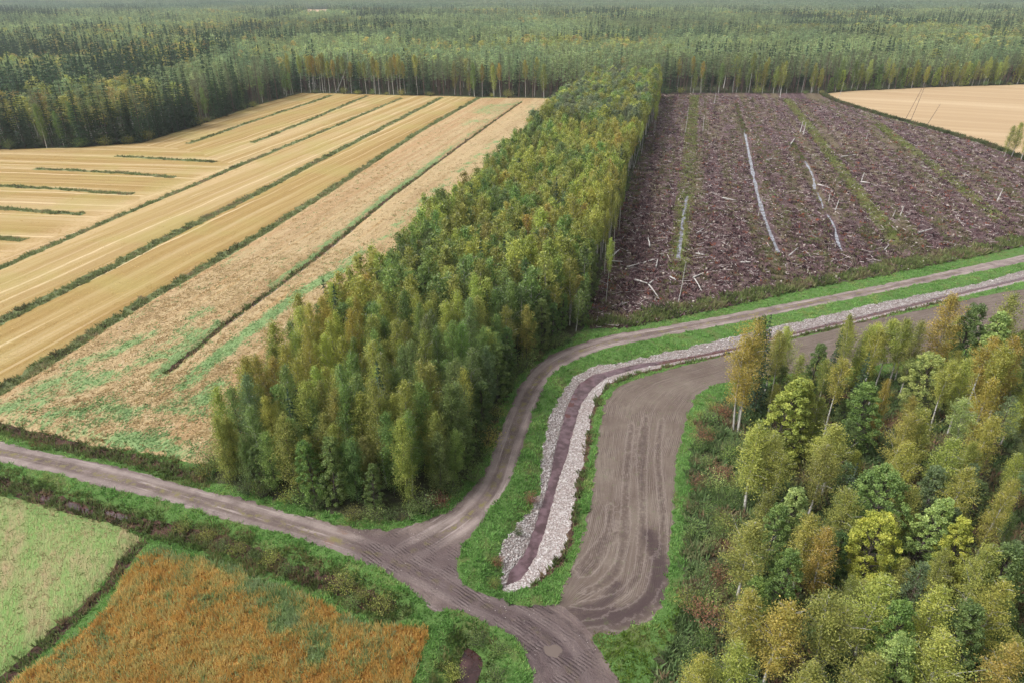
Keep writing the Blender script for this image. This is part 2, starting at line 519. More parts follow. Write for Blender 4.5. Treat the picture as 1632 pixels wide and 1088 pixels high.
def m_soil():
    """harrowed bare soil with curved drill lines that follow the field's edges"""
    t = NT('harrowed_soil')
    u = t.attr('u').outputs['Fac']
    n1 = t.noise(.25, detail=5)
    n2 = t.noise(3.0, detail=5, rough=.7)
    base = t.ramp(n1, [(.3, (.10, .074, .062)), (.55, (.135, .105, .087)), (.72, (.165, .135, .112))])
    uu = t.math('ADD', u, t.math('MULTIPLY', t.math('SUBTRACT', t.noise(.22, detail=3), .5), .07))
    cb = t.n('ShaderNodeCombineXYZ')
    t.l(t.math('MULTIPLY', uu, 30.0), cb.inputs[0])
    t.l(t.math('MULTIPLY', t.noise(.12, detail=1), 6.0), cb.inputs[1])
    sn = t.noise(1.0, cb.outputs[0], detail=5, rough=.8)
    s1 = t.math('SINE', t.math('MULTIPLY', uu, 300.0))
    st = t.math('ADD', t.math('MULTIPLY', t.math('SUBTRACT', sn, .5), 3.2), t.math('MULTIPLY', s1, t.math('MULTIPLY', t.step(t.noise(.3, detail=3), .42, .6), .45)))
    base = t.mix(t.math('MULTIPLY', t.step(st, .05, .7), .6), base, (.22, .18, .165))
    base = t.mix(t.math('MULTIPLY', t.step(t.math('MULTIPLY', st, -1.0), .05, .7), .7), base, (.065, .045, .04))
    base = t.mix(t.math('MULTIPLY', t.step(n2, .5, .75), .35), base, (.22, .18, .165))
    wet = t.attr('wet').outputs['Fac']
    w = t.step(t.math('ADD', t.math('MULTIPLY', wet, 1.35), t.math('ADD', t.math('MULTIPLY', t.math('SUBTRACT', n2, .5), 1.4), t.math('MULTIPLY', t.math('SUBTRACT', sn, .5), 1.6))), .05, 1.5)
    base = t.mix(t.math('MULTIPLY', w, .95), base, (.055, .037, .038))
    base = t.mix(t.math('MULTIPLY', t.step(t.noise(1.4, detail=6, rough=.7), .55, .68), .35), base, (.10, .13, .05))
    tk = t.math('ADD', t.attr('trk').outputs['Fac'], t.math('MULTIPLY', t.math('SUBTRACT', n2, .5), .7))
    base = t.mix(t.math('MULTIPLY', t.math('SUBTRACT', 1.0, t.step(tk, .0, .26)), .55), base, (.06, .042, .042))
    base = t.mix(t.math('MULTIPLY', t.math('MULTIPLY', t.step(tk, .25, .36), t.math('SUBTRACT', 1.0, t.step(tk, .38, .5))), .3), base, (.26, .215, .20))
    h = t.math('ADD', t.math('MULTIPLY', st, .3), n2)
    return t.surf(base, .93, h, .6, .1)


def m_gold():
    t = NT('cereal_stubble')
    ang = t.attr('blk').outputs['Fac']
    n0 = t.noise(.02, detail=3)
    va = t.rows(1.0, .012)
    vb = t.rows(1.0, .012, ROW_DIR + math.radians(-97))

    def rowcol(v, per, ang_):
        a = t.noise(.13, v, detail=6, rough=.8)
        b = t.noise(.5, v, detail=3, rough=.6)
        c = t.ramp(a, [(.28, (.21, .13, .045)), (.42, (.27, .175, .06)), (.5, (.32, .225, .09)), (.58, (.38, .28, .14)), (.72, (.29, .18, .08))])
        sp_ = t.n('ShaderNodeSeparateXYZ')
        t.l(t.rows(1, 1, ang_), sp_.inputs[0])
        wob = t.math('MULTIPLY', t.math('SUBTRACT', t.noise(.05, detail=3), .5), 2.2)
        f = t.math('FRACT', t.math('DIVIDE', t.math('ADD', sp_.outputs[0], wob), per))
        ln = t.math('ABSOLUTE', t.math('SUBTRACT', f, .5))
        ln = t.math('SUBTRACT', 1.0, t.step(ln, .05, .13))
        ln = t.math('MULTIPLY', ln, t.step(b, .42, .56))
        c = t.mix(t.math('MULTIPLY', ln, .85), c, (.52, .40, .24))
        f2 = t.math('FRACT', t.math('DIVIDE', t.math('ADD', sp_.outputs[0], wob), per * 2.7))
        c = t.mix(t.math('MULTIPLY', t.math('SUBTRACT', 1.0, t.step(t.math('ABSOLUTE', t.math('SUBTRACT', f2, .5)), .06, .2)), .45), c, (.24, .145, .04))
        return c, b
    ca, ba = rowcol(va, 3.3, None)
    cb, bb = rowcol(vb, 4.4, ROW_DIR + math.radians(-97))
    k = t.step(ang, .4, .6)
    c = t.mix(k, ca, cb)
    n = t.noise(1.2, detail=6, rough=.75)
    c = t.mix(t.math('MULTIPLY', t.step(n, .48, .8), .6), c, (.34, .25, .10))
    c = t.mix(t.math('MULTIPLY', t.step(t.noise(.06, detail=3), .45, .68), .45), c, (.30, .26, .085))
    pale = t.attr('pale').outputs['Fac']
    c = t.mix(t.math('MULTIPLY', t.math('MULTIPLY', pale, t.step(n, .3, .7)), .85), c, (.50, .36, .21))
    return t.surf(c, .95, t.math('ADD', n, ba), .8, .2)


def m_fieldB():
    t = NT('lodged_crop')
    gm = t.attr('green').outputs['Fac']
    va = t.rows(1.0, .05)
    v2 = t.rows(1.0, .35)
    a = t.noise(.35, va, detail=5, rough=.7)
    n = t.noise(.9, v2, detail=6, rough=.7, dist=1.5)
    c = t.ramp(a, [(.3, (.33, .225, .115)), (.45, (.38, .275, .145)), (.55, (.43, .325, .18)), (.7, (.38, .245, .11))])
    bn = t.noise(.09, t.rows(1.0, .01), detail=4, rough=.8)
    c = t.mix(t.math('MULTIPLY', t.step(bn, .5, .6), .5), c, (.36, .20, .09))
    c = t.mix(t.math('MULTIPLY', t.step(n, .5, .72), .6), c, (.50, .37, .25))
    c = t.mix(t.math('MULTIPLY', t.step(n, .5, .3), .5), c, (.26, .16, .085))
    g = t.math('ADD', gm, t.math('MULTIPLY', t.math('SUBTRACT', n, .5), 1.9))
    g = t.step(g, .42, .85)
    gc = t.ramp(t.noise(2.2, v2, detail=5), [(.35, (.15, .25, .09)), (.6, (.20, .32, .13))])
    c = t.mix(t.math('MULTIPLY', g, .9), c, gc)
    return t.surf(c, .95, t.math('ADD', n, t.noise(4, detail=4)), 1.0, .3)


def m_tan():
    t = NT('undersown_stubble')
    v = t.rows(1.0, .25, -.55)
    n = t.noise(.45, v, detail=6, rough=.7)
    c = t.ramp(n, [(.3, (.13, .23, .06)), (.45, (.17, .26, .08)), (.56, (.23, .25, .105)), (.68, (.31, .24, .135))])
    m = t.noise(5, v, detail=5, rough=.7)
    c = t.mix(t.math('MULTIPLY', t.step(m, .45, .7), .5), c, (.36, .26, .14))
    return t.surf(c, .95, m, 1.0, .2)


def m_orange():
    t = NT('ripe_crop_ground')
    n = t.noise(1.2, detail=6, rough=.7)
    c = t.ramp(n, [(.3, (.22, .11, .03)), (.5, (.34, .17, .04)), (.7, (.42, .25, .08))])
    g = t.attr('green').outputs['Fac']
    c = t.mix(t.step(g, .3, .7), c, (.14, .20, .06))
    return t.surf(c, .95, t.noise(6, detail=5), 1.0, .3)


def m_clear():
    t = NT('clearcut_soil')
    v = t.rows(1.0, .06)
    a = t.noise(.30, v, detail=4, rough=.6)
    n = t.noise(1.6, detail=7, rough=.75)
    c = t.ramp(n, [(.33, (.024, .015, .016)), (.46, (.088, .054, .056)), (.58, (.17, .115, .115)), (.72, (.30, .23, .22))])
    c = t.mix(t.math('MULTIPLY', t.step(a, .46, .60), .65), c, (.135, .115, .06))
    c = t.mix(t.math('MULTIPLY', t.step(a, .44, .34), .6), c, (.05, .028, .036))
    g = t.attr('green').outputs['Fac']
    c = t.mix(t.math('MULTIPLY', t.step(t.math('ADD', g, t.math('MULTIPLY', t.math('SUBTRACT', n, .5), 1.2)), .4, .75), .9), c, (.14, .16, .05))
    return t.surf(c, .95, n, 1.0, .5)


def m_rfield():
    t = NT('pale_cereal_stubble')
    v = t.rows(1, .03, ROW_DIR + math.radians(-80))
    a = t.noise(.12, v, detail=5, rough=.65)
    n = t.noise(.8, detail=6, rough=.7)
    c = t.ramp(a, [(.3, (.32, .22, .125)), (.5, (.37, .265, .155)), (.62, (.44, .33, .205)), (.75, (.34, .235, .135))])
    c = t.mix(t.math('MULTIPLY', t.step(n, .45, .75), .4), c, (.38, .25, .12))
    return t.surf(c, .95, n, .6, .2)


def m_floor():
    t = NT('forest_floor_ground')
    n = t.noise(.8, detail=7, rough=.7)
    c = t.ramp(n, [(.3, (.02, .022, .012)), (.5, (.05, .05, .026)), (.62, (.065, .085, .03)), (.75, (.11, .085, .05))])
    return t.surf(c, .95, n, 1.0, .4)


def m_water(col=(.10, .05, .045), rough=.06, rust=False):
    t = NT('ditch_water_surface')
    n = t.noise(.9, detail=5, rough=.6)
    c = t.mix(t.step(n, .38, .66), (col[0] * .6, col[1] * .55, col[2] * .55), (col[0] * 1.5, col[1] * 1.6, col[2] * 1.7))
    if rust:
        r = t.attr('rust').outputs['Fac']
        c = t.mix(t.step(t.math('ADD', r, t.math('MULTIPLY', t.math('SUBTRACT', t.noise(1.6, detail=5), .5), 1.2)), .4, .6), c, (.075, .022, .015))
    return t.surf(c, rough, t.noise(1.2, detail=2), .04, .05, spec=.6)


def m_puddle():
    t = NT('muddy_puddle')
    return t.surf((.125, .095, .082), .05, None, spec=.5)


def m_stonebed():
    t = NT('gravel_bank')
    vo = t.n('ShaderNodeTexVoronoi')
    t.l(t.pos(), vo.inputs['Vector'])
    vo.inputs['Scale'].default_value = 5.5
    c = t.ramp(vo.outputs['Distance'], [(.0, (.50, .46, .44)), (.4, (.36, .32, .31)), (.75, (.12, .09, .085))])
    c = t.mix(t.noise(1.5), c, (.25, .2, .19))
    return t.surf(c, .9, vo.outputs['Distance'], -.8 if False else .8, .1)


def m_strip():
    t = NT('rough_grass_ground')
    n = t.noise(1.5, detail=6, rough=.7)
    c = t.ramp(n, [(.3, (.09, .10, .045)), (.5, (.14, .17, .07)), (.65, (.20, .20, .10)), (.78, (.20, .14, .09))])
    return t.surf(c, .95, n, 1.0, .3)


def m_darkditch():
    t = NT('peaty_ditch')
    n = t.noise(1.5, detail=6, rough=.7)
    c = t.ramp(n, [(.3, (.03, .02, .016)), (.5, (.075, .04, .03)), (.7, (.12, .08, .05))])
    return t.surf(c, .9, n, 1.0, .3)


# ------------------------------------------------------------------ ground partition
# each zone: (object name, polygons, material, label)
def wline(L, k=1.0):
    return np.asarray(L)


ZONES = []


def zone(name, polys, mat, label, cat=None, jit=.1, sm=0):
    ps = []
    for p in polys:
        ps.append(p)
    ZONES.append(dict(name=name, polys=ps, mat=mat, label=label, cat=cat, jit=jit, sm=sm))


GREEN_STRIPE = 0
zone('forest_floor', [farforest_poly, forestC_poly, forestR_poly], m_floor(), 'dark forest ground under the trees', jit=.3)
zone('stubble_field', [gold_poly], m_gold(), 'golden striped cereal stubble field at left')
zone('lodged_crop_field', [fieldB_poly], m_fieldB(), 'pinkish tan lodged crop field with green patches')
zone('pale_stubble_field', [rfield_poly], m_rfield(), 'pale golden stubble field beyond the clear-cut')
zone('clearcut_ground', [clear_poly], m_clear(), 'purple brown churned ground of the clear-cut')
zone('undersown_field', [tanfield_poly], m_tan(), 'green and tan field at lower left')
zone('ripe_crop_field', [orange_poly], m_orange(), 'orange ripe crop field at the bottom')
zone('rough_grass_ground', [ribbon(ditch1, np.clip(1.9 + .4 * vnoise(ditch1, 6, 8), 1.4, 2.6)), ribbon(ditch2, 2.4), ribbon(ditch3, 2.3)] + [ribbon(smooth_line(s, False, 1), 1.9) for s in short], m_strip(), 'rough grass along the field drains', jit=.2)
_rb = GL([(1309, 149), (1332, 162), (1400, 182.5), (1480, 204), (1560, 226), (1632, 253.5), (1920, 340)])
zone('clearcut_verge', [ribbon(_rb, 2.6)], m_strip(), 'rough dark weeds between the clear-cut and the pale field', jit=.2)
zone('drain_ground', [ribbon(GL(stone_out_R[2:]), .9)] + [ribbon(ditch4, .9), ribbon(ditch_road, 1.5), ribbon(ditch_low, 1.7), ribbon(ditch_tan, 1.1), ribbon(cl_dark[0], 1.4), ribbon(cl_dark[1], 1.2)], m_darkditch(), 'peaty brown drain beside the fields', jit=.15)
zone('ploughed_field', [soil_poly], m_soil(), 'bare harrowed soil with curved drill lines', jit=.12)
zone('dirt_road', [road_poly], m_road(), 'pinkish grey dirt road with worn wheel tracks', jit=.1)
zone('creek_bank', [stone_poly], m_stonebed(), 'pale stone lined bank of the creek', jit=.12)
zone('creek_water', [water_poly], m_water((.085, .048, .052), .035, True), 'reddish brown water of the stone lined creek', jit=.04)
zone('pond_water', [pond_poly] + wdx_poly, m_water((.05, .022, .02), .06), 'dark reddish water in the ditch', jit=.04)
pud = []
for (cx, cy, a, b) in ((881, 1036, .8, .62),):
    c = G(cx, cy)
    ph = np.linspace(0, 2 * math.pi, 18, endpoint=False)
    rr = 1 + .2 * np.sin(ph * 2 + 1) + .14 * np.sin(ph * 3) + .1 * np.sin(ph * 5 + 2)
    pud.append(np.stack([c[0] + a * .75 * rr * np.cos(ph) - .3 * b * np.sin(ph), c[1] + b * rr * np.sin(ph)], 1))
zone('puddle', pud, m_puddle(), 'pale brown puddle in the muddy track', jit=.0)
zone('drain_water', [ribbon(resample(smooth_line(cl_ditch_a), False, smin=1.5), 0.75 + .35 * vnoise(resample(smooth_line(cl_ditch_a), False, smin=1.5), 3, 9)), ribbon(smooth_line(cl_ditch_c), .8)] + [ribbon(resample(smooth_line(b), False, smin=1.2), .5 + .4 * vnoise(resample(smooth_line(b), False, smin=1.2), 2.2, 9)) for b in cl_ditch_b] + [ribbon(ditch4[:0:-1][3:7] + np.array([.75, 0]), .25)], m_water((.16, .155, .17), .1), 'pale reflecting water in the clear-cut drains', jit=.05)
zone('distant_clearing', [pale_clear], m_rfield(), 'pale clearing far in the forest', jit=1)

print('building ground')
PTS, EDG = [], []


def add_loop(P, closed):
    b = len(PTS)
    PTS.extend([tuple(p) for p in P])
    n = len(P)
    for i in range(n - 1):
        EDG.append((b + i, b + i + 1))
    if closed:
        EDG.append((b + n - 1, b))


for Z in ZONES:
    Z['rs'] = []
    for p in Z['polys']:
        q = resample(p, True, jit=Z['jit'])
        # keep the far corners of big polygons straight
        Z['rs'].append(q)
        add_loop(q, True)

ext = 9600.0
add_loop(np.array([(-ext, -60), (ext, -60), (ext, ext), (-ext, ext)]), True)


def grid_pts(x0, x1, y0, y1, s):
    xs = np.arange(x0, x1, s)
    ys = np.arange(y0, y1, s * .87)
    X, Y = np.meshgrid(xs, ys)
    X = X + (np.arange(len(ys)) % 2)[:, None] * s * .5
    P = np.stack([X.ravel(), Y.ravel()], 1)
    return P + rng.uniform(-.2, .2, P.shape) * s


inter = []
g = grid_pts(-75, 80, 20, 125, 1.05)
inter.append(g[np.abs(g[:, 0]) < g[:, 1] * .9 + 12])
g = grid_pts(-190, 200, 8, 260, 3.4)
inter.append(g[~((np.abs(g[:, 0]) < np.minimum(g[:, 1] * .9 + 12, 78)) & (g[:, 1] > 20) & (g[:, 1] < 125))])
g = grid_pts(-70, 190, 90, 345, 1.25)
inter.append(g[inside(g, clear_poly)])
g = grid_pts(-60, 60, 25, 105, .5)
inter.append(g[inside(g, soil_poly) | inside(g, road_poly)])
g = grid_pts(-400, 400, 255, 520, 14)
inter.append(g)
for R in (560, 640, 750, 900, 1100, 1300, 1600, 1900, 2300, 2600, 2900, 3200, 3500, 3900, 4300, 4900, 5800, 7200, 8800):
    n = 40
    a = np.linspace(-1.3, 1.3, n) + .5 / n
    inter.append(np.stack([R * np.sin(a), R * np.cos(a)], 1))
# finer points along the creek banks and ditches
for L, offs, s in ((water_poly, (.5, 1.0, 1.5, 2.0, 2.5), .6),):
    rs = resample(np.vstack([L, L[:1]]), False, k=.006, smin=.6, smax=2.5)
    T = np.gradient(rs, axis=0); T /= np.linalg.norm(T, axis=1)[:, None] + 1e-9
    N = np.stack([-T[:, 1], T[:, 0]], 1)
    for o_ in offs:
        for sg in (-1, 1):
            q = rs + N * o_ * sg
            q = q[~inside(q, water_poly)]
            inter.append(q[d_poly(q, water_poly, True) > o_ * .9])
for L, w in ((ditch1, 1.6), (ditch2, 1.8), (ditch3, 1.8), (ditch4, 1.2), (ditch_road, 2.2), (ditch_low, 2.6), (ditch_tan, 1.6)):
    rs = resample(L, False, k=.01, smin=.8, smax=3)
    T = np.gradient(rs, axis=0); T /= np.linalg.norm(T, axis=1)[:, None] + 1e-9
    N = np.stack([-T[:, 1], T[:, 0]], 1)
    for o_ in (0, -.5, .5, 1, -1):
        inter.append(rs + N * w * o_)
IP = np.vstack(inter)
# drop interior points too close to constraint points (hash)
CPn = np.array(PTS)


def thin(P, Q, frac):
    """drop P closer than frac*spacing to any Q"""
    cell = {}
    r = np.hypot(Q[:, 0], Q[:, 1])
    s = 1.0
    for i, (x, y) in enumerate(Q):
        cell.setdefault((int(x // s), int(y // s)), []).append(i)
    keep = np.ones(len(P), bool)
    for j, (x, y) in enumerate(P):
        cx, cy = int(x // s), int(y // s)
        for dx in (-1, 0, 1):
            for dy in (-1, 0, 1):
                for i in cell.get((cx + dx, cy + dy), ()):
                    if (Q[i, 0] - x) ** 2 + (Q[i, 1] - y) ** 2 < frac * frac:
                        keep[j] = False
                        break
                if not keep[j]:
                    break
            if not keep[j]:
                break
    return P[keep]


IP = thin(IP, CPn, .25)
IP = IP[(np.abs(IP[:, 0]) < ext - 5) & (IP[:, 1] > -55) & (IP[:, 1] < ext - 5)]
allp = [Vector((float(x), float(y))) for x, y in PTS] + [Vector((float(x), float(y))) for x, y in IP]
res = delaunay_2d_cdt(allp, EDG, [], 0, 1e-4)
GV = np.array([(v[0], v[1]) for v in res[0]])
GF = np.array([f for f in res[2] if len(f) == 3], np.int32)
cen = GV[GF].mean(1)
zid = np.full(len(GF), -1)
for i, Z in enumerate(ZONES):
    for q in Z['rs']:
        zid[inside(cen, q)] = i
print('ground tris', len(GF))
GZ = height(GV)
# flat water
for i, Z in enumerate(ZONES):
    if Z['name'] in ('pond_water', 'puddle', 'drain_water'):
        fs = np.unique(GF[zid == i])
        if Z['name'] == 'puddle':
            GZ[fs] = -.02
        if Z['name'] == 'drain_water':
            GZ[fs] = np.where(GV[fs, 0] > 0, -.35, GZ[fs])


def blob_mask(P, blobs):
    m = np.zeros(len(P))
    for b in blobs:
        L = GL(b[0])
        d = d_poly(P, L) if len(L) > 1 else np.hypot(*(P - L[0]).T)
        m = np.maximum(m, b[2] * np.clip(1.3 - d / b[1], 0, 1))
    return m


GREEN_B = [([(290, 615), (350, 565), (420, 512), (480, 465)], 1.8, 1.0), ([(480, 465), (545, 430)], 1.8, 1), ([(545, 425), (620, 370), (700, 300), (790, 225)], 1.6, .8), ([(320, 640), (345, 612)], 2.0, .9),
           ([(120, 580), (180, 560), (235, 535)], 2.2, .75), ([(60, 620), (120, 600), (130, 615)], 3.0, .8), ([(150, 610), (170, 600)], 2.5, .8), ([(230, 575), (290, 555), (315, 530)], 2.5, .8), ([(255, 595), (285, 565)], 2., .9),
           ([(0, 650), (60, 640)], 3, .8), ([(80, 660), (160, 650), (200, 660)], 2.6, .75), ([(190, 700), (240, 705), (270, 720)], 2.5, .9), ([(280, 640), (320, 660)], 2.2, .6), ([(310, 505), (330, 495)], 2, .7), ([(760, 180), (780, 168)], 5, .7),
           ([(360, 420), (400, 395)], 3, .45), ([(430, 455), (500, 405), (561, 356), (624, 306), (727, 229), (831, 157)], 1.0, .8), ([(250, 600), (300, 560), (350, 515)], 1.6, .8), ([(30, 640), (130, 625), (210, 585), (300, 520)], 1.4, .6), ([(150, 675), (230, 650), (300, 655)], 1.4, .7), ([(740, 200), (830, 162)], 1.5, .7), ([(850, 165), (842, 185)], 3, .6), ([(600, 330), (650, 290), (700, 255)], 1.5, .8), ([(20, 665), (130, 690), (300, 728)], 1.6, .6)]
GREEN_O = [([(250, 873), (330, 885), (385, 905)], 1.0, 1.0), ([(400, 935), (445, 945), (470, 985)], 1.6, .95), ([(440, 990), (520, 1010), (500, 1050)], 1.4, .7), ([(320, 960), (345, 965)], .9, .6), ([(160, 1010), (165, 1025)], .7, .8),
           ([(90, 1060), (110, 1050)], .8, .6), ([(540, 985), (600, 1000)], .6, .6), ([(300, 900), (300, 920)], .7, .5), ([(570, 1060), (610, 1030)], 1.2, .5)]
WET = [([(600, 880), (700, 900), (760, 950), (850, 1000), (900, 1060), (930, 1120)], 4.2, 1.0), ([(874, 1025), (890, 1048)], 1.7, 1.5), ([(1035, 850), (1052, 900), (1045, 945), (1010, 975), (960, 980)], 1.0, 1.0), ([(985, 930), (960, 965), (900, 975)], .7, .8), ([(800, 990), (850, 1010), (890, 1040), (930, 1070)], 1.6, .9), ([(930, 985), (990, 985)], 1.2, .9), ([(850, 1040), (870, 1070)], .8, .7),
       ([(300, 800), (420, 838), (500, 862), (560, 880)], .55, .55), ([(0, 728), (150, 765), (300, 803)], .4, .45), ([(560, 850), (620, 900), (700, 960)], .5, .45), ([(905, 1000), (930, 1080)], 1.5, .7), ([(575, 858), (640, 880)], .5, .5)]
RUST = [([(520, 862), (528, 865)], .7, 1), ([(540, 845), (552, 849)], .5, 1)]
RUSTW = [([(920, 614), (912, 628), (906, 640), (904, 652)], .45, .8), ([(1060, 576), (1168, 556), (1261, 532), (1375, 506), (1505, 474), (1632, 444), (1900, 380)], 1.3, .85)]
PALE = [([(390, 262), (330, 285), (240, 318), (150, 352), (60, 390), (0, 412), (-200, 500)], 5.0, .9), ([(470, 160), (400, 182), (300, 222), (200, 235), (0, 245)], 4, .35), ([(600, 160), (420, 232)], 2.5, .5)]
green = np.zeros(len(GV))
inB = inside(GV, fieldB_poly)
green[inB] = blob_mask(GV[inB], GREEN_B)
inO = inside(GV, orange_poly)
green[inO] = blob_mask(GV[inO], GREEN_O)
inC = inside(GV, clear_poly)
for L, w in zip(cl_green, (1.7, 1.3, 1.1)):
    green[inC] = np.maximum(green[inC], np.clip(1.5 - d_poly(GV[inC], L) / w, 0, 1))
wet = np.zeros(len(GV)); rust = np.zeros(len(GV)); pale = np.zeros(len(GV)); blk = np.zeros(len(GV)); dc = np.full(len(GV), 9.0); uat = np.zeros(len(GV))
nr = np.hypot(GV[:, 0], GV[:, 1]) < 220
wet[nr] = blob_mask(GV[nr], WET)
rust[nr] = np.maximum(blob_mask(GV[nr], RUST), blob_mask(GV[nr], RUSTW))
inG = inside(GV, gold_poly)
pale[inG] = np.clip(blob_mask(GV[inG], PALE), 0, 1)
blk_poly = GL([(-330, 245), (225, 230), (300, 240), (372, 262), (240, 312), (60, 388), (0, 410), (-330, 540)])
blk[inside(GV, blk_poly)] = 1
m_ = np.hypot(GV[:, 0], GV[:, 1]) < 300


def along_across(P, L):
    best = np.full(len(P), 1e18); al = np.zeros(len(P)); sg = np.zeros(len(P)); acc = 0.0
    for a, b in zip(L[:-1], L[1:]):
        ab = b - a; ll = np.linalg.norm(ab)
        t = np.clip(((P - a) @ ab) / (ll * ll), 0, 1)
        q = P - a - t[:, None] * ab
        d2 = (q * q).sum(1); m = d2 < best
        best[m] = d2[m]; al[m] = acc + t[m] * ll
        sg[m] = np.sign(ab[0] * q[m, 1] - ab[1] * q[m, 0])
        acc += ll
    return np.sqrt(best), al, sg


alg = np.zeros(len(GV)); dsg = np.zeros(len(GV))
_d1, _a1, _s1 = along_across(GV[m_], smooth_line(main_c)); _d2, _a2, _s2 = along_across(GV[m_], smooth_line(branch_c))
_k = _d1 < _d2
dc[m_] = np.where(_k, _d1, _d2); alg[m_] = np.where(_k, _a1, _a2 + 500); dsg[m_] = np.where(_k, _d1 * _s1, _d2 * _s2)
inS = inside(GV, soil_poly) | (d_poly_near(GV, soil_poly, 1, True) < .5)
dl, dr = d_poly(GV[inS], soil_L), d_poly(GV[inS], soil_R)
uat[inS] = dl / (dl + dr + 1e-6)
TRK = [([(895, 962), (960, 950), (1000, 920), (1006, 880), (1010, 820), (1012, 740), (1020, 660)], .85), ([(880, 985), (980, 972), (1028, 940), (1042, 880), (1040, 800), (1032, 720), (1045, 650)], .95),
       ([(930, 995), (1000, 988), (1046, 955), (1057, 905), (1055, 860)], .6), ([(905, 940), (945, 925), (975, 890), (985, 850), (985, 780)], .8), ([(897, 936), (945, 885), (996, 822)], .3),
       ([(780, 968), (835, 1000), (880, 1050), (905, 1120)], .95), ([(800, 960), (870, 985), (925, 1030), (960, 1100)], .95), ([(700, 940), (780, 985), (850, 1030), (880, 1110)], .8)]
trk = np.full(len(GV), 9.0)
_tm = (np.hypot(GV[:, 0], GV[:, 1]) < 95) & (GV[:, 0] < 40)
for L_, off in TRK:
    L_ = smooth_line(GL(L_))
    q_ = GV[_tm]
    dd_, al_, _ = along_across(q_, L_)
    tot_ = np.linalg.norm(np.diff(L_, axis=0), axis=1).sum()
    endf = np.clip(np.minimum(al_, tot_ - al_) / 2.5, 0, 1)
    trk[_tm] = np.minimum(trk[_tm], np.abs(dd_ - off) + (1 - endf) * 1.0)
ATT = dict(trk=trk, green=green, wet=wet, rust=rust, pale=pale, blk=blk, dc=dc, u=uat, al=alg, ds=dsg)

ZFACE = {}
for i in range(-1, len(ZONES)):
    fs = GF[zid == i]
    if not len(fs):
        continue
    uq, inv = np.unique(fs, return_inverse=True)
    V = np.column_stack([GV[uq], GZ[uq]])
    # orientation up
    F = inv.reshape(-1, 3)
    a = V[F]
    cr = (a[:, 1, 0] - a[:, 0, 0]) * (a[:, 2, 1] - a[:, 0, 1]) - (a[:, 1, 1] - a[:, 0, 1]) * (a[:, 2, 0] - a[:, 0, 0])
    F[cr < 0] = F[cr < 0][:, ::-1]
    if i < 0:
        nm, mat, lab = 'grass_ground', m_grass(), 'bright green grass verges beside the roads and fields'
    else:
        nm, mat, lab = ZONES[i]['name'], ZONES[i]['mat'], ZONES[i]['label']
    me = new_mesh(nm, V, F, {k: v[uq] for k, v in ATT.items()}, [mat], smooth=True)
    link(nm, me, kind='structure', label=lab)
    ZFACE[nm] = (V, F)

# distant hills ridge already belong to the far forest floor


def sample(zn, dens, maxr=1e9, fn=None, fr=True):
    """random points on a ground zone; dens(r) per m2. returns (N,3)"""
    V, F = ZFACE[zn]
    A = V[F]
    ab, ac = A[:, 1, :2] - A[:, 0, :2], A[:, 2, :2] - A[:, 0, :2]
    area = np.abs(ab[:, 0] * ac[:, 1] - ab[:, 1] * ac[:, 0]) / 2
    c = A.mean(1)
    r = np.hypot(c[:, 0], c[:, 1])
    w = area * np.vectorize(dens)(r)
    w[r > maxr] = 0
    w[c[:, 1] < 12] = 0
    if fr:
        w[np.abs(c[:, 0]) > c[:, 1] * .80 + 20] = 0
    n = rng.poisson(w)
    idx = np.repeat(np.arange(len(F)), n)
    u, v = rng.random(len(idx)), rng.random(len(idx))
    k = u + v > 1
    u[k], v[k] = 1 - u[k], 1 - v[k]
    P = A[idx, 0] + u[:, None] * (A[idx, 1] - A[idx, 0]) + v[:, None] * (A[idx, 2] - A[idx, 0])
    if fn is not None:
        P = P[fn(P)]
    return P


# ------------------------------------------------------------------ vegetation on the ground
def m_blades():
    t = NT('plant_blades')
    c = t.attr('col').outputs['Color']
    d = t.n('ShaderNodeBsdfDiffuse'); t.l(c, d.inputs[0])
    tr = t.n('ShaderNodeBsdfTranslucent'); t.l(c, tr.inputs[0])
    mx = t.n('ShaderNodeMixShader'); mx.inputs[0].default_value = .45
    t.l(d.outputs[0], mx.inputs[1]); t.l(tr.outputs[0], mx.inputs[2])
    t.l(mx.outputs[0], t.out.inputs[0])
    return t.m


M_BLADES = m_blades()


def tufts(name, P, cols, h=.35, w=.07, nb=8, spread=.18, lean=.5, label='', dirx=None, hs=None):
    """grass-like clumps: nb triangular blades each; cols (N,3)"""
    N = len(P)
    if N == 0:
        return
    cols = np.asarray(cols)
    az = rng.uniform(0, 2 * math.pi, (N, nb))
    rad = spread * np.sqrt(rng.random((N, nb)))
    base = P[:, None, :] + np.stack([rad * np.cos(az), rad * np.sin(az), np.zeros((N, nb)) - .02], -1)
    hh = h * rng.uniform(.6, 1.25, (N, nb))
    if hs is not None:
        hh = hh * np.asarray(hs)[:, None]
    a2 = az + rng.normal(0, .6, (N, nb))
    ln = lean * hh * rng.uniform(.2, 1.2, (N, nb))
    tip = base + np.stack([ln * np.cos(a2), ln * np.sin(a2), hh], -1)
    if dirx is not None:
        tip[..., :2] += (np.asarray(dirx) * hh[..., None])
    a3 = rng.uniform(0, 2 * math.pi, (N, nb))
    ww = w * rng.uniform(.6, 1.3, (N, nb))
    side = np.stack([np.cos(a3) * ww, np.sin(a3) * ww, np.zeros((N, nb))], -1)
    V = np.stack([base - side, base + side, tip], 2).reshape(-1, 3)
    F = np.arange(len(V), dtype=np.int32).reshape(-1, 3)
    cc = cols[:, None, None, :] * rng.uniform(.8, 1.2, (N, nb, 1, 1))
    cc = np.broadcast_to(cc, (N, nb, 3, 3)).reshape(-1, 3)
    me = new_mesh(name, V, F, None, [M_BLADES], cattrs={'col': cc})
    link(name, me, kind='stuff', label=label)


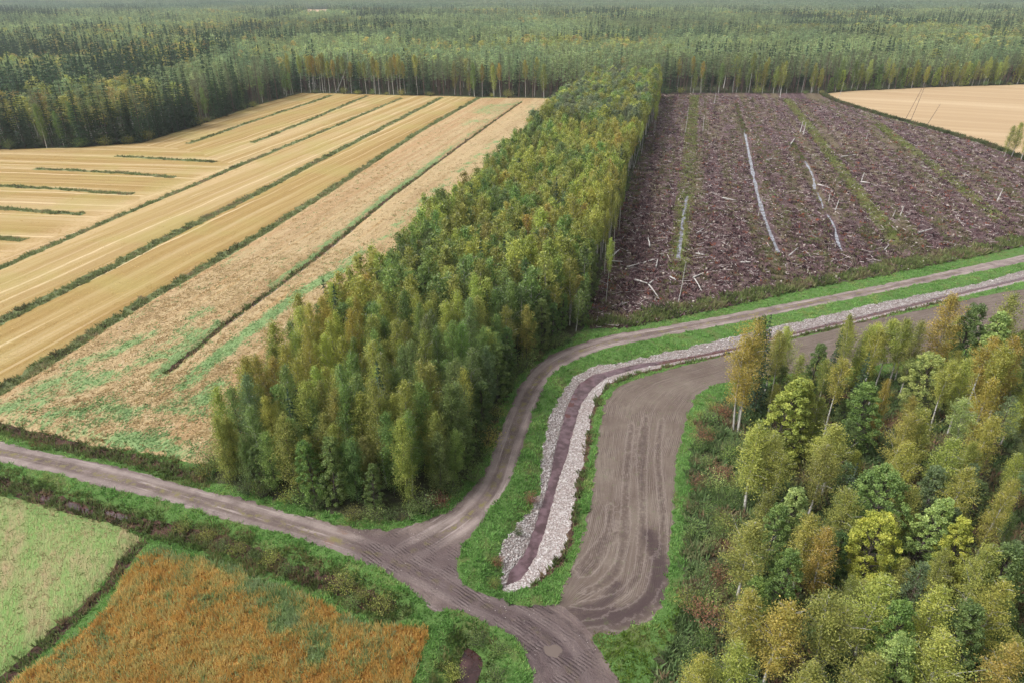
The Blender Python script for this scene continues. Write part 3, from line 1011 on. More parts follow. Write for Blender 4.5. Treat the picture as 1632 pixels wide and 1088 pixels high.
def palette(N, cs, ws=None, P=None, sc=3.0, seed=1):
    """pick albedos; neighbours alike through noise"""
    cs = np.array(cs)
    t = rng.random(N)
    if P is not None:
        t = np.clip(.5 + .42 * vnoise(P[:, :2], sc, seed) + .22 * vnoise(P[:, :2], sc * .3, seed + 1) + rng.normal(0, .14, N), 0, .999)
    i = t * (len(cs) - 1)
    k = i.astype(int)
    f = (i - k)[:, None]
    return cs[k] * (1 - f) + cs[np.minimum(k + 1, len(cs) - 1)] * f


print('vegetation')
roadish = [main_c, branch_c]
# road verges and banks
P = sample('grass_ground', lambda r: 11 if r < 60 else 7 if r < 90 else 3.5 if r < 150 else .8, 330)
c = palette(len(P), [(.12, .235, .065), (.16, .31, .085), (.20, .38, .11), (.25, .42, .125), (.35, .40, .15)], P=P, sc=4)
drd = np.minimum(d_poly_near(P[:, :2], ditch_low, 6), d_poly_near(P[:, :2], ditch_road, 6))
drd = np.minimum(drd, d_poly_near(P[:, :2], pond_poly, 6, True) * 1.2)
k = (drd < 1.7 + .8 * vnoise(P[:, :2], 3, 15))
c[k] = palette(k.sum(), [(.075, .10, .035), (.10, .15, .045), (.14, .21, .06), (.20, .20, .085), (.21, .14, .08)], P=P[k], sc=2, seed=5)
k2 = inside(P[:, :2], GL([(1040, 1000), (1090, 960), (1100, 1088), (1060, 1160), (950, 1160), (930, 1010)]))
c[k2] = palette(k2.sum(), [(.07, .13, .02), (.13, .21, .035), (.18, .25, .06), (.20, .20, .08)], P=P[k2], sc=2, seed=9)
tufts('grass', P, c, .30, .055, 9, .22, .8, 'bright green grass on the road verges and ditch banks', hs=.7 + .8 * np.clip(vnoise(P[:, :2], 1.5, 7), 0, 1) + .5 * k)

P = sample('rough_grass_ground', lambda r: 4.5 if r < 110 else 3 if r < 220 else 1.6, 420)
c = palette(len(P), [(.12, .10, .06), (.17, .20, .085), (.21, .25, .105), (.27, .265, .13), (.31, .24, .15)], P=P, sc=5)
tufts('rough_grass', P, c, .42, .11, 8, .35, .8, 'rough olive grass along the drains of the stubble field')
P = sample('clearcut_verge', lambda r: 3.0, 420)
c = palette(len(P), [(.05, .05, .03), (.09, .11, .05), (.13, .16, .07), (.16, .11, .08)], P=P, sc=3)
tufts('field_margin_weeds', P, c, .9, .15, 8, .4, .8, 'dark weeds on the bank between the clear-cut and the pale field')
P = sample('drain_ground', lambda r: 6 if r < 80 else 4 if r < 150 else 2, 330)
c = palette(len(P), [(.07, .06, .035), (.12, .15, .055), (.16, .22, .08), (.20, .17, .09), (.25, .17, .10)], P=P, sc=1.5)
tufts('drain_weeds', P, c, .5, .08, 8, .25, .7, 'brown and green weeds growing in the drains')

# ripe orange crop
P = sample('ripe_crop_field', lambda r: 24, 130)
gm = blob_mask(P[:, :2], GREEN_O) + .35 * vnoise(P[:, :2], 1.2, 3)
c = palette(len(P), [(.46, .27, .085), (.58, .37, .115), (.64, .44, .15), (.64, .50, .21), (.48, .44, .18)], P=P, sc=1.3)
cg = palette(len(P), [(.20, .30, .12), (.29, .38, .18), (.36, .44, .25)], P=P, sc=1.0)
k = gm + .3 * rng.normal(size=len(P)) > .55
c[k] = cg[k]
k = rng.random(len(P)) < .10
c[k] = cg[k] * 1.1
tufts('ripe_crop', P, c, .5, .038, 8, .2, .5, 'ripe orange crop standing in the lower field')
# undersown field
P = sample('undersown_field', lambda r: 9, 150)
v = vnoise(P[:, :2] @ np.array([[.85, -.5], [.5, .85]]) * np.array([1, .35]), 2.2, 4) + .5 * vnoise(P[:, :2], .8, 6)
c = palette(len(P), [(.14, .24, .065), (.17, .26, .08), (.20, .26, .095), (.27, .25, .115), (.33, .245, .14)], P=P, sc=3.5, seed=3)
c[(v + .3 * rng.normal(size=len(P))) > .35] = (.34, .25, .145)
tufts('undersown_crop', P, c, .09, .05, 6, .22, .9, 'green regrowth and tan stubble in the lower left field')
# lodged crop
P = sample('lodged_crop_field', lambda r: 5 if r < 90 else 2.2 if r < 130 else .7 if r < 200 else .25, 340)
gm = blob_mask(P[:, :2], GREEN_B) + .5 * vnoise(P[:, :2] * np.array([1, .5]), 1.6, 3) + .3 * rng.normal(size=len(P))
_rx = P[:, 0] * math.cos(ROW_DIR) - P[:, 1] * math.sin(ROW_DIR)
_ry = P[:, 0] * math.sin(ROW_DIR) + P[:, 1] * math.cos(ROW_DIR)
c = palette(len(P), [(.34, .235, .115), (.40, .295, .15), (.43, .33, .175), (.46, .365, .205), (.41, .275, .12)], P=np.column_stack([_rx, _ry * .12, P[:, 2]]), sc=1.5)
cg = palette(len(P), [(.16, .26, .10), (.21, .33, .14), (.25, .36, .17)], P=P, sc=1.5)
k = gm > .5
c[k] = cg[k]
wd = vnoise(P[:, :2], 9, 12)
tufts('lodged_crop', P, c, .16, .12, 6, .45, 1.8, 'tan lodged crop with green regrowth', dirx=(.9, .4))
# stubble swath tufts in the golden field
P = sample('stubble_field', lambda r: .35 if r < 140 else .15 if r < 220 else .05, 400)
c = palette(len(P), [(.24, .15, .045), (.33, .22, .075), (.42, .29, .12), (.50, .37, .18)], P=P, sc=2)
tufts('straw_stubble', P, c * 1.15, .07, .14, 5, .4, 3.0, 'golden straw and stubble left in rows')

# forest floor undergrowth near the camera
sel = lambda P: ~inside(P[:, :2], forestC_poly)
P = sample('forest_floor', lambda r: 5 if r < 60 else 3.5 if r < 100 else 1.2 if r < 130 else .15, 160, sel)
c = palette(len(P), [(.09, .13, .05), (.13, .19, .08), (.16, .25, .10), (.21, .26, .12), (.23, .19, .11), (.29, .18, .12)], P=P, sc=2.2, seed=4)
tufts('undergrowth', P, c, .6, .12, 10, .35, .8, 'green and reddish undergrowth beneath the trees')
# weeds along the clear-cut's road edge
ce = GL([(938, 520), (990, 518), (1080, 503), (1200, 478), (1300, 456), (1400, 438), (1500, 418), (1632, 390)])
P = sample('clearcut_ground', lambda r: 3.0, 260, lambda P: (d_poly(P[:, :2], ce) < 3.0 + 1.5 * vnoise(P[:, :2], 5, 2)))
c = palette(len(P), [(.08, .10, .05), (.13, .16, .06), (.18, .23, .08), (.25, .24, .12), (.20, .14, .10)], P=P, sc=3)
tufts('clearcut_edge_weeds', P, c, .8, .16, 9, .4, .8, 'shaggy green weeds between the clear-cut and the road')
drn = [cl_ditch_a, cl_ditch_c] + cl_ditch_b
off_drain = lambda P: np.minimum.reduce([d_poly(P[:, :2], L) for L in drn]) > 1.0
gs = sample('clearcut_ground', lambda r: 2.0, 345, lambda P: np.minimum.reduce([d_poly(P[:, :2], L) - (.6 if i else 1.0) for i, L in enumerate(cl_green)]) < 1.0)
c = palette(len(gs), [(.15, .18, .06), (.21, .25, .08), (.28, .29, .12), (.26, .20, .11)], P=gs, sc=4)
tufts('clearcut_grass', gs, c, .4, .14, 8, .4, .8, 'yellowish grass in the strips of the clear-cut')
def rowband(P):
    ux = P[:, 0] * math.cos(ROW_DIR) - P[:, 1] * math.sin(ROW_DIR)
    uy = P[:, 0] * math.sin(ROW_DIR) + P[:, 1] * math.cos(ROW_DIR)
    return vnoise(np.column_stack([ux, uy * .035]), 2.4, 77) + .5 * vnoise(np.column_stack([ux, uy * .1]), 1.1, 78)


P = sample('clearcut_ground', lambda r: 1.9 if r < 160 else 1.0 if r < 240 else .5, 350, off_drain)
rb = rowband(P)
c = palette(len(P), [(.03, .018, .020), (.09, .052, .058), (.19, .115, .122), (.31, .215, .215)])
c2 = palette(len(P), [(.07, .06, .035), (.14, .13, .06), (.21, .18, .11), (.15, .20, .08)])
k = rb + rng.normal(0, .35, len(P)) > .12
c[k] = c2[k]
k = rng.random(len(P)) < .04
c[k] = (.30, .11, .07)
tufts('clearcut_brash', P, c, .42, .16, 8, .5, 1.3, 'purple brown heather and brash on the clear-cut')


# ------------------------------------------------------------------ sticks, stones
def m_wood():
    t = NT('weathered_wood')
    c = t.attr('col').outputs['Color']
    n = t.noise(6, detail=4)
    c = t.mix(t.math('MULTIPLY', n, .5), c, (.10, .075, .065))
    return t.surf(c, .85)


M_WOOD = m_wood()


def prisms(A, B, ra, rb, sides=4):
    """tapered prisms from A to B -> V,F(quads) ; N each"""
    N = len(A)
    D = B - A
    D = D / (np.linalg.norm(D, axis=1)[:, None] + 1e-9)
    up = np.where(np.abs(D[:, 2:3]) > .9, np.array([[1., 0, 0]]), np.array([[0., 0, 1.]]))
    U = np.cross(D, up); U /= np.linalg.norm(U, axis=1)[:, None] + 1e-9
    W = np.cross(D, U)
    ph = np.arange(sides) * 2 * math.pi / sides
    ring = U[:, None, :] * np.cos(ph)[None, :, None] + W[:, None, :] * np.sin(ph)[None, :, None]
    V = np.concatenate([A[:, None] + ring * np.reshape(ra, (-1, 1, 1)), B[:, None] + ring * np.reshape(rb, (-1, 1, 1))], 1).reshape(-1, 3)
    b = np.arange(N)[:, None, None] * 2 * sides
    i = np.arange(sides)
    q = np.stack([i, (i + 1) % sides, (i + 1) % sides + sides, i + sides], 1)[None]
    F = (b + q).reshape(-1, 4)
    caps = [(b[:, 0, :] + np.arange(sides)[::-1][None]), (b[:, 0, :] + sides + np.arange(sides)[None])]
    if sides == 4:
        F = np.vstack([F] + caps)
    return V, F


P = sample('clearcut_ground', lambda r: 1.9 if r < 150 else 1.3 if r < 240 else .7, 350, lambda P: off_drain(P) & (rowband(P) + rng.normal(0, .5, len(P)) < .5))
N = len(P)
az = rng.uniform(0, 2 * math.pi, N)
ln = rng.gamma(2.2, .32, N) + .2
ln *= 1 + .5 * (rng.random(N) < .06)
el = rng.normal(.05, .18, N)
D = np.stack([np.cos(az) * np.cos(el), np.sin(az) * np.cos(el), np.sin(el)], 1)
A = P + np.array([0, 0, .22]) - D * ln[:, None] / 2
B = P + np.array([0, 0, .22]) + D * ln[:, None] / 2
ra = rng.uniform(.028, .062, N)
V, F = prisms(A, B, ra, ra * .6)
t_ = rng.random(N)
cc = np.where(t_[:, None] < .45, np.array([[.11, .07, .07]]), np.where(t_[:, None] < .75, np.array([[.27, .20, .19]]), np.array([[.58, .52, .50]]))) * rng.uniform(.75, 1.25, (N, 1))
Pst = sample('clearcut_ground', lambda r: .035, 330, off_drain)
ns = len(Pst)
As = Pst + np.array([0, 0, -.1]); Bs = Pst + np.column_stack([rng.normal(0, .04, ns), rng.normal(0, .04, ns), rng.uniform(.25, .5, ns)])
rs0 = rng.uniform(.10, .2, ns)
V2, F2 = prisms(As, Bs, rs0 * 1.3, rs0)
c2_ = np.tile(np.array([[.16, .11, .10]]), (ns * 8, 1)).reshape(ns, 8, 3)
c2_[:, 4:] = (.62, .55, .48)
V, F, cc = np.vstack([V, V2]), np.vstack([F, F2 + len(V)]), cc
CCV = np.vstack([np.repeat(cc, 8, 0), c2_.reshape(-1, 3)])
me = new_mesh('slash', V, F, None, [M_WOOD], cattrs={'col': CCV})
link('logging_debris', me, kind='stuff', label='broken branches, cut stumps and slash strewn over the clear-cut')

# stones on the banks
import itertools
ico_v = []
phi_ = (1 + 5 ** .5) / 2
for a_, b_ in itertools.product((-1, 1), (-phi_, phi_)):
    ico_v += [(0, a_, b_), (a_, b_, 0), (b_, 0, a_)]
ico_v = np.array(ico_v, float); ico_v /= np.linalg.norm(ico_v[0])
ico_f = []
for i, j, k in itertools.combinations(range(12), 3):
    e = 1.06
    if max(np.linalg.norm(ico_v[i] - ico_v[j]), np.linalg.norm(ico_v[j] - ico_v[k]), np.linalg.norm(ico_v[i] - ico_v[k])) < e:
        n_ = np.cross(ico_v[j] - ico_v[i], ico_v[k] - ico_v[i])
        ico_f.append((i, j, k) if n_ @ ico_v[i] > 0 else (i, k, j))
ico_f = np.array(ico_f, np.int32)


def m_stone():
    t = NT('quarried_stone')
    c = t.attr('col').outputs['Color']
    n = t.noise(9, detail=4)
    c = t.mix(t.math('MULTIPLY', n, .5), c, (.22, .18, .17))
    return t.surf(c, .85)


P = sample('creek_bank', lambda r: 52 if r < 70 else 38 if r < 140 else 14, 260, lambda P: (d_poly_near(P[:, :2], water_poly, 6, True) > .1) & ((P[:, 0] < 13) | (d_poly_near(P[:, :2], GW(water_R), 9) > d_poly_near(P[:, :2], GW(water_L), 9)) | (rng.random(len(P)) < .06)))
N = len(P)
sz = rng.uniform(.045, .105, N) * (1 + .6 * (rng.random(N) < .08))
an = rng.uniform(.7, 1.3, (N, 12, 3))
st = np.stack([rng.uniform(.8, 1.3, N), rng.uniform(.7, 1.1, N), rng.uniform(.35, .6, N)], 1)
an_ = rng.uniform(0, 6.28, N)
X = ico_v[None] * an * st[:, None] * sz[:, None, None]
R_ = np.stack([X[..., 0] * np.cos(an_)[:, None] - X[..., 1] * np.sin(an_)[:, None], X[..., 0] * np.sin(an_)[:, None] + X[..., 1] * np.cos(an_)[:, None], X[..., 2]], -1)
V = (R_ + (P + np.array([0, 0, .04]))[:, None]).reshape(-1, 3)
F = (np.arange(N)[:, None, None] * 12 + ico_f[None]).reshape(-1, 3)
cc = palette(N, [(.19, .155, .145), (.34, .305, .295), (.46, .43, .425), (.60, .575, .57)]) * rng.uniform(.85, 1.1, (N, 1))
me = new_mesh('stones', V, F, None, [m_stone()], cattrs={'col': np.repeat(cc, 12, 0)})
link('bank_gravel', me, kind='stuff', label='pale quarried stones lining both banks of the creek')
#TREES
# ------------------------------------------------------------------ trees
def m_leaves(name, inst, sss=.42):
    t = NT(name)
    if inst:
        c = t.attr('icol', 'INSTANCER').outputs['Color']
    else:
        c = t.n('ShaderNodeObjectInfo').outputs['Color']
    ti = t.attr('tint').outputs['Fac']
    hsv = t.n('ShaderNodeHueSaturation')
    t.l(c, hsv.inputs['Color'])
    t.l(t.math('MULTIPLY_ADD', ti, -.045, .522), hsv.inputs['Hue'])
    hsv.inputs['Saturation'].default_value = 1.0
    t.l(t.math('MULTIPLY_ADD', ti, 1.1, .5), hsv.inputs['Value'])
    col = hsv.outputs[0]
    d = t.n('ShaderNodeBsdfDiffuse'); t.l(col, d.inputs[0])
    tr = t.n('ShaderNodeBsdfTranslucent'); t.l(col, tr.inputs[0])
    mx = t.n('ShaderNodeMixShader'); mx.inputs[0].default_value = sss
    t.l(d.outputs[0], mx.inputs[1]); t.l(tr.outputs[0], mx.inputs[2])
    gl = t.n('ShaderNodeBsdfGlossy'); gl.inputs['Roughness'].default_value = .5
    gl.inputs[0].default_value = (.8, .85, .9, 1)
    m2 = t.n('ShaderNodeMixShader'); m2.inputs[0].default_value = .018
    t.l(mx.outputs[0], m2.inputs[1]); t.l(gl.outputs[0], m2.inputs[2])
    t.l(m2.outputs[0], t.out.inputs[0])
    return t.m


def m_bark(kind):
    t = NT(kind + '_bark')
    tc = t.n('ShaderNodeTexCoord').outputs['Object']
    mp = t.n('ShaderNodeMapping'); t.l(tc, mp.inputs[0])
    if kind == 'birch':
        mp.inputs['Scale'].default_value = (1, 1, 4)
        n = t.noise(1.6, mp.outputs[0], detail=5, rough=.7)
        c = t.ramp(n, [(.36, (.07, .06, .055)), (.43, (.40, .37, .35)), (.6, (.52, .50, .48))])
    elif kind == 'pine':
        mp.inputs['Scale'].default_value = (1, 1, .3)
        c = t.ramp(t.noise(3, mp.outputs[0]), [(.35, (.075, .055, .05)), (.65, (.17, .115, .095))])
    else:
        mp.inputs['Scale'].default_value = (1, 1, .4)
        c = t.ramp(t.noise(3, mp.outputs[0]), [(.35, (.055, .045, .04)), (.65, (.13, .11, .10))])
    return t.surf(c, .9)


ML, MLI = m_leaves('leaves', False), m_leaves('leaves_wood', True)
MB = {k: m_bark(k) for k in ('birch', 'pine', 'grey')}


def cards(C, s, tint, asp=.55, flat=0.0, hang=0.0, out=None):
    """diamond leaf cards around centres C"""
    n = len(C)
    d1 = rng.normal(size=(n, 3))
    d1[:, 2] = d1[:, 2] * (1 - flat) - hang
    if out is not None:
        d1 = d1 * .6 + out
    d1 /= np.linalg.norm(d1, axis=1)[:, None] + 1e-9
    r = rng.normal(size=(n, 3))
    if flat:
        r = r * (1 - flat) + np.array([0, 0, 1.]) * flat * 2
        d2 = np.cross(r, d1)
    else:
        d2 = np.cross(d1, r)
    d2 /= np.linalg.norm(d2, axis=1)[:, None] + 1e-9
    s = np.broadcast_to(s, (n,))[:, None] * rng.uniform(.65, 1.25, (n, 1))
    V = np.stack([C - d1 * s * .5, C + d2 * s * asp * .5, C + d1 * s * .5, C - d2 * s * asp * .5], 1).reshape(-1, 3)
    F = np.arange(n * 4, dtype=np.int32).reshape(-1, 4)
    return V, F, np.repeat(np.clip(tint, 0, 1), 4)


def tube(path, rad, sides=6):
    path = np.asarray(path, float)
    rad = np.asarray(rad, float)
    V, F = [], []
    n = len(path)
    T = np.gradient(path, axis=0)
    for i in range(n):
        d = T[i] / (np.linalg.norm(T[i]) + 1e-9)
        up = np.array([1., 0, 0]) if abs(d[2]) > .8 else np.array([0, 0, 1.])
        u = np.cross(d, up); u /= np.linalg.norm(u)
        w = np.cross(d, u)
        for k in range(sides):
            a = 2 * math.pi * k / sides
            V.append(path[i] + rad[i] * (u * math.cos(a) + w * math.sin(a)))
    for i in range(n - 1):
        for k in range(sides):
            F.append((i * sides + k, i * sides + (k + 1) % sides, (i + 1) * sides + (k + 1) % sides, (i + 1) * sides + k))
    return np.array(V), np.array(F, np.int32)


def join(parts):
    V, F, o = [], [], 0
    for v, f in parts:
        V.append(v); F.append(f + o); o += len(v)
    return np.vstack(V), np.vstack(F)


def stem_path(H, lean=.03, wob=.12, n=9, fork=None):
    z = np.linspace(0, H, n)
    lx, ly = rng.normal(0, lean, 2)
    px, py = rng.uniform(0, 6.28, 2)
    return np.stack([z * lx + wob * np.sin(z / H * 4 + px) - wob * np.sin(px), z * ly + wob * np.sin(z / H * 3.3 + py) - wob * np.sin(py), z], 1)


def along(path, z):
    z = np.asarray(z)
    return np.stack([np.interp(z, path[:, 2], path[:, k]) for k in range(3)], -1)


def birch(H=12., R=1.7, base=.25, nb=85, per=60, leaf=.2, stems=1, limbs=True, peak=.42):
    """slender crown of rising then drooping sprays round one or more white stems"""
    trunks, C, T, lsz = [], [], [], []
    for s in range(stems):
        Hs = H * (1 if s == 0 else rng.uniform(.82, .97))
        p = stem_path(Hs, .03 if stems == 1 else .045, .14)
        if stems > 1:
            p[:, 0] += .25 * math.cos(s * 2.2); p[:, 1] += .25 * math.sin(s * 2.2)
        trunks.append(tube(p, np.interp(p[:, 2], [0, Hs], [.0105 * Hs, .012]), 6))
        m = int(nb / stems) if stems > 1 else nb
        cb = base * Hs
        u = (np.arange(m) + rng.random(m)) / m
        z = cb + (Hs - cb) * u ** .9
        q = (z - cb) / (Hs - cb)
        prof = np.where(q < peak, .45 + .55 * np.sin(q / peak * math.pi / 2), np.cos((q - peak) / (1 - peak) * math.pi / 2) ** .75 + .05)
        lob = 1 + .28 * np.sin(z * 1.1 + rng.uniform(0, 6)) * rng.random(m)
        rr = R / (1 if stems == 1 else 1.3) * prof * lob * rng.uniform(.45, 1.2, m)
        az = np.arange(m) * 2.399 + rng.normal(0, .5, m)
        o = along(p, z)
        tip = o + np.stack([np.cos(az) * rr, np.sin(az) * rr, .75 * rr + rng.normal(0, .2, m)], 1)
        lead = rng.random(m) < .13
        tip[lead, 2] += rr[lead] * rng.uniform(.7, 1.5, lead.sum())
        tip[:, 2] = np.minimum(tip[:, 2], Hs + .1 - .5 * rr)
        if limbs:
            k = np.arange(m)[::3]
            for j in k:
                mid = (o[j] + tip[j]) / 2 + np.array([0, 0, .12 * rr[j]])
                trunks.append(tube([o[j] - [0, 0, .1], mid, tip[j]], [.035 * (1.3 - q[j]), .02, .006], 3))
        bt = rng.random(m)
        for j in range(m):
            n = rng.poisson(per * (.35 + .85 * prof[j]) * (.6 if rng.random() < .15 else 1))
            if not n:
                continue
            w = rng.beta(2.2, 1.2, n)
            c = o[j] + (tip[j] - o[j]) * w[:, None]
            sp = (.11 + .14 * w[:, None]) * R / 1.6
            lsz.append(np.full(n, leaf * rng.uniform(.75, 1.3)))
            c = c + rng.normal(0, sp, (n, 3)) * np.array([1, 1, .8])
            c[:, 2] -= rng.exponential(.38, n) * w
            C.append(c)
            T.append(np.clip(bt[j] * .55 + .25 + rng.normal(0, .17, n), 0, 1))
    C = np.vstack(C)
    C[:, 2] = np.maximum(C[:, 2], .15)
    V, F, ti = cards(C, np.concatenate(lsz), np.concatenate(T), .55, 0, .5)
    return (V, F, ti), join([t for t in trunks])if all(t[1].shape[1] == 4 for t in trunks) else None


def broadleaf(H=10., R=2.4, base=.1, nc=90, per=70, leaf=.24, trunk_h=.8, clump=.5, cone=0.0):
    """rounded crown built of leaf clumps on a shell"""
    p = stem_path(H * trunk_h, .03, .15)
    tr = [tube(p, np.interp(p[:, 2], [0, H], [.013 * H, .02]), 6)]
    C, T = [], []
    u = (np.arange(nc) + .5) / nc
    z = base * H + (1 - base) * H * .95 * u
    q = (z - base * H) / ((1 - base) * H)
    prof = (np.sin(np.clip(q, 0, 1) ** .75 * math.pi) ** .6) * (1 - cone) + cone * (1.05 - q) ** .8
    az = np.arange(nc) * 2.399 + rng.normal(0, .3, nc)
    rr = R * prof * rng.uniform(.5, 1.08, nc)
    for j in range(nc):
        ctr = np.array([math.cos(az[j]) * rr[j], math.sin(az[j]) * rr[j], z[j]]) + along(p, min(z[j], H * trunk_h)) * [1, 1, 0]
        n = rng.poisson(per)
        sg = clump * rng.uniform(.7, 1.25)
        d = rng.normal(size=(n, 3)); d /= np.linalg.norm(d, axis=1)[:, None] + 1e-9
        c = ctr + d * sg * rng.random((n, 1)) ** .45 * np.array([1, 1, .75])
        C.append(c)
        T.append(np.clip(rng.random() * .5 + .25 + rng.normal(0, .17, n), 0, 1))
        if j % 3 == 0:
            o = along(p, max(.1, min(z[j] * .8, H * trunk_h)))
            tr.append(tube([o, (o + ctr) / 2 + [0, 0, .15], ctr], [.05, .03, .01], 3))
    C = np.vstack(C)
    C[:, 2] = np.maximum(C[:, 2], .12)
    return cards(C, leaf, np.concatenate(T), .75, 0, .1), join(tr)


def spruce(H=16., R=2.3, base=.06, levels=26, nbr=8, per=16, leaf=.42):
    p = stem_path(H, .008, .03)
    tr = [tube(p, np.interp(p[:, 2], [0, H], [.011 * H, .012]), 6)]
    C, T, O = [], [], []
    for i in range(levels):
        q = (i + rng.random() * .5) / levels
        z = base * H + (1 - base) * H * q
        r = R * (1 - q) ** .85 * rng.uniform(.85, 1.1) + .08
        nn = max(4, int(nbr * (1 - .4 * q)))
        for k in range(nn):
            a = 2 * math.pi * (k + rng.random() * .8) / nn + i * .7
            L = r * rng.uniform(.7, 1.15)
            n = max(2, rng.poisson(per * (L / R) * 1.6 + 1.5))
            w = rng.random(n) ** .7
            dz = -.38 * L * w ** 1.4 + .15 * L * w ** 4
            side = rng.normal(0, .16 * (1.1 - w * .6) * max(L, .4), n)
            c = np.stack([math.cos(a) * L * w - math.sin(a) * side, math.sin(a) * L * w + math.cos(a) * side, z + dz + rng.normal(0, .05, n)], 1)
            C.append(c)
            T.append(np.clip(rng.random() * .4 + .25 + rng.normal(0, .15, n), 0, 1))
            O.append(np.tile([math.cos(a), math.sin(a), -.45], (n, 1)))
    tp = np.stack([rng.normal(0, .04, 14), rng.normal(0, .04, 14), rng.uniform(H * .95, H + .15, 14)], 1)
    C.append(tp); T.append(np.full(14, .5)); O.append(np.tile([0, 0, 1.], (14, 1)))
    C = np.vstack(C)
    return cards(C, leaf, np.concatenate(T), .4, .35, 0, np.vstack(O)), join(tr)


def pine(H=17., R=2.0, base=.5, nc=34, per=60, leaf=.3):
    p = stem_path(H, .012, .12)
    tr = [tube(p, np.interp(p[:, 2], [0, H], [.011 * H, .03]), 6)]
    C, T, O = [], [], []
    for j in range(nc):
        q = (j + rng.random()) / nc
        z = H * base + H * (1 - base) * .97 * q
        r = R * (1.02 - q) ** .55 * rng.uniform(.35, 1.05)
        a = j * 2.399 + rng.normal(0, .4)
        o = along(p, z)
        ctr = o + [math.cos(a) * r, math.sin(a) * r, .25 * r]
        tr.append(tube([o, (o + ctr) / 2 - [0, 0, .08], ctr], [.05, .03, .012], 3))
        n = rng.poisson(per * rng.uniform(.6, 1.2))
        d = rng.normal(size=(n, 3)); d /= np.linalg.norm(d, axis=1)[:, None] + 1e-9
        c = ctr + d * rng.random((n, 1)) ** .5 * np.array([.75, .75, .42]) * (R / 2.)
        C.append(c); O.append(d * [1, 1, .5] + [0, 0, .5])
        T.append(np.clip(rng.random() * .45 + .25 + rng.normal(0, .13, n), 0, 1))
    # a few dead snags of branch below the crown
    for j in range(6):
        z = H * rng.uniform(.25, base)
        a = rng.uniform(0, 6.28)
        o = along(p, z)
        tr.append(tube([o, o + [math.cos(a) * .5, math.sin(a) * .5, .05], o + [math.cos(a) * .9, math.sin(a) * .9, -.1]], [.025, .02, .008], 3))
    return cards(np.vstack(C), leaf, np.concatenate(T), .35, 0, 0, np.vstack(O)), join(tr)


def bush(H=2., R=1.3, nst=16, per=60, leaf=.14):
    tr, C, T, O = [], [], [], []
    for j in range(nst):
        a = j * 2.399
        r = R * math.sqrt((j + .5) / nst)
        tip = np.array([math.cos(a) * r, math.sin(a) * r, H * (1 - .45 * (r / R) ** 2) * rng.uniform(.75, 1.05)])
        o = np.array([math.cos(a) * r * .15, math.sin(a) * r * .15, 0])
        tr.append(tube([o, (o + tip) / 2 + [0, 0, .1], tip], [.03, .02, .006], 3))
        n = rng.poisson(per)
        w = rng.uniform(.25, 1.05, n)
        c = o + (tip - o) * w[:, None] + rng.normal(0, .17 * R, (n, 3)) * [1, 1, .6]
        C.append(c); T.append(np.clip(rng.random() * .5 + .25 + rng.normal(0, .17, n), 0, 1))
        O.append(np.tile((tip - o) / H * .8, (n, 1)))
    C = np.vstack(C); C[:, 2] = np.maximum(C[:, 2], .05)
    return cards(C, leaf, np.concatenate(T), .4, 0, 0, np.vstack(O)), join(tr)


def protos(kind, fn, nvar, bark, **kw):
    out = []
    for i in range(nvar):
        cr, tr = fn(**kw)
        cm = new_mesh(kind + '_crown', cr[0], cr[1], {'tint': cr[2]}, [ML])
        tm = new_mesh(kind + '_trunk', tr[0], tr[1], None, [MB[bark]], smooth=True)
        out.append((cm, tm))
    return out


print('tree prototypes')
PB = protos('birch', birch, 12, 'birch', H=12., R=1.55, base=.22, nb=125, per=88, leaf=.135, peak=.22)
PBM = protos('multi_birch', birch, 3, 'birch', H=12., R=1.95, base=.28, nb=150, per=90, leaf=.14, stems=3)
PBH = protos('high_birch', birch, 4, 'birch', H=12., R=1.35, base=.50, nb=75, per=90, leaf=.14)
PBL = protos('low_birch', birch, 6, 'grey', H=11., R=1.75, base=.06, nb=120, per=95, leaf=.145, peak=.25)
PA = protos('broadleaf', broadleaf, 5, 'grey', H=10., R=1.8, base=.06, nc=120, per=105, leaf=.15, clump=.38, cone=.35)
PR = protos('round', broadleaf, 3, 'grey', H=9., R=2.6, base=.10, nc=180, per=110, leaf=.16, clump=.4)
PC = protos('cone', broadleaf, 4, 'grey', H=9., R=2.1, base=.05, nc=160, per=85, leaf=.16, clump=.3, cone=.85, trunk_h=.95)
PS = protos('spruce', spruce, 5, 'grey')
PP = protos('pine', pine, 5, 'pine')
PU = protos('bush', bush, 6, 'grey')
REFH = {id(PB): 12, id(PBM): 12, id(PBH): 12, id(PBL): 11, id(PA): 10, id(PR): 9, id(PC): 9, id(PS): 16, id(PP): 17, id(PU): 2}


def gh(x, y):
    return float(height(np.array([[x, y]]))[0])


PLACED = []
COUNT = {}


def tree(kind, cat, proto, x, y, h, col, label, wid=1.0, group=None, var=None, lean=0.0, rotz=None, big=True):
    pr = proto[rng.integers(len(proto)) if var is None else var]
    s = h / REFH[id(proto)]
    e = bpy.data.objects.new(kind, None)
    COL.objects.link(e)
    e.empty_display_size = .5
    e.location = (x, y, gh(x, y) - .03)
    e.rotation_euler = (rng.normal(0, .015) + lean, rng.normal(0, .015), rng.uniform(0, 6.28) if rotz is None else rotz)
    e.scale = (s ** .6 * wid, s ** .6 * wid, s)
    e['label'] = label
    e['category'] = cat
    if group:
        e['group'] = group
    c = link('crown', pr[0], e)
    c.color = (*[float(v) for v in col], 1)
    link('trunk' if proto is not PU else 'stem', pr[1], e)
    PLACED.append((x, y))
    COUNT[kind] = COUNT.get(kind, 0) + 1
    return e


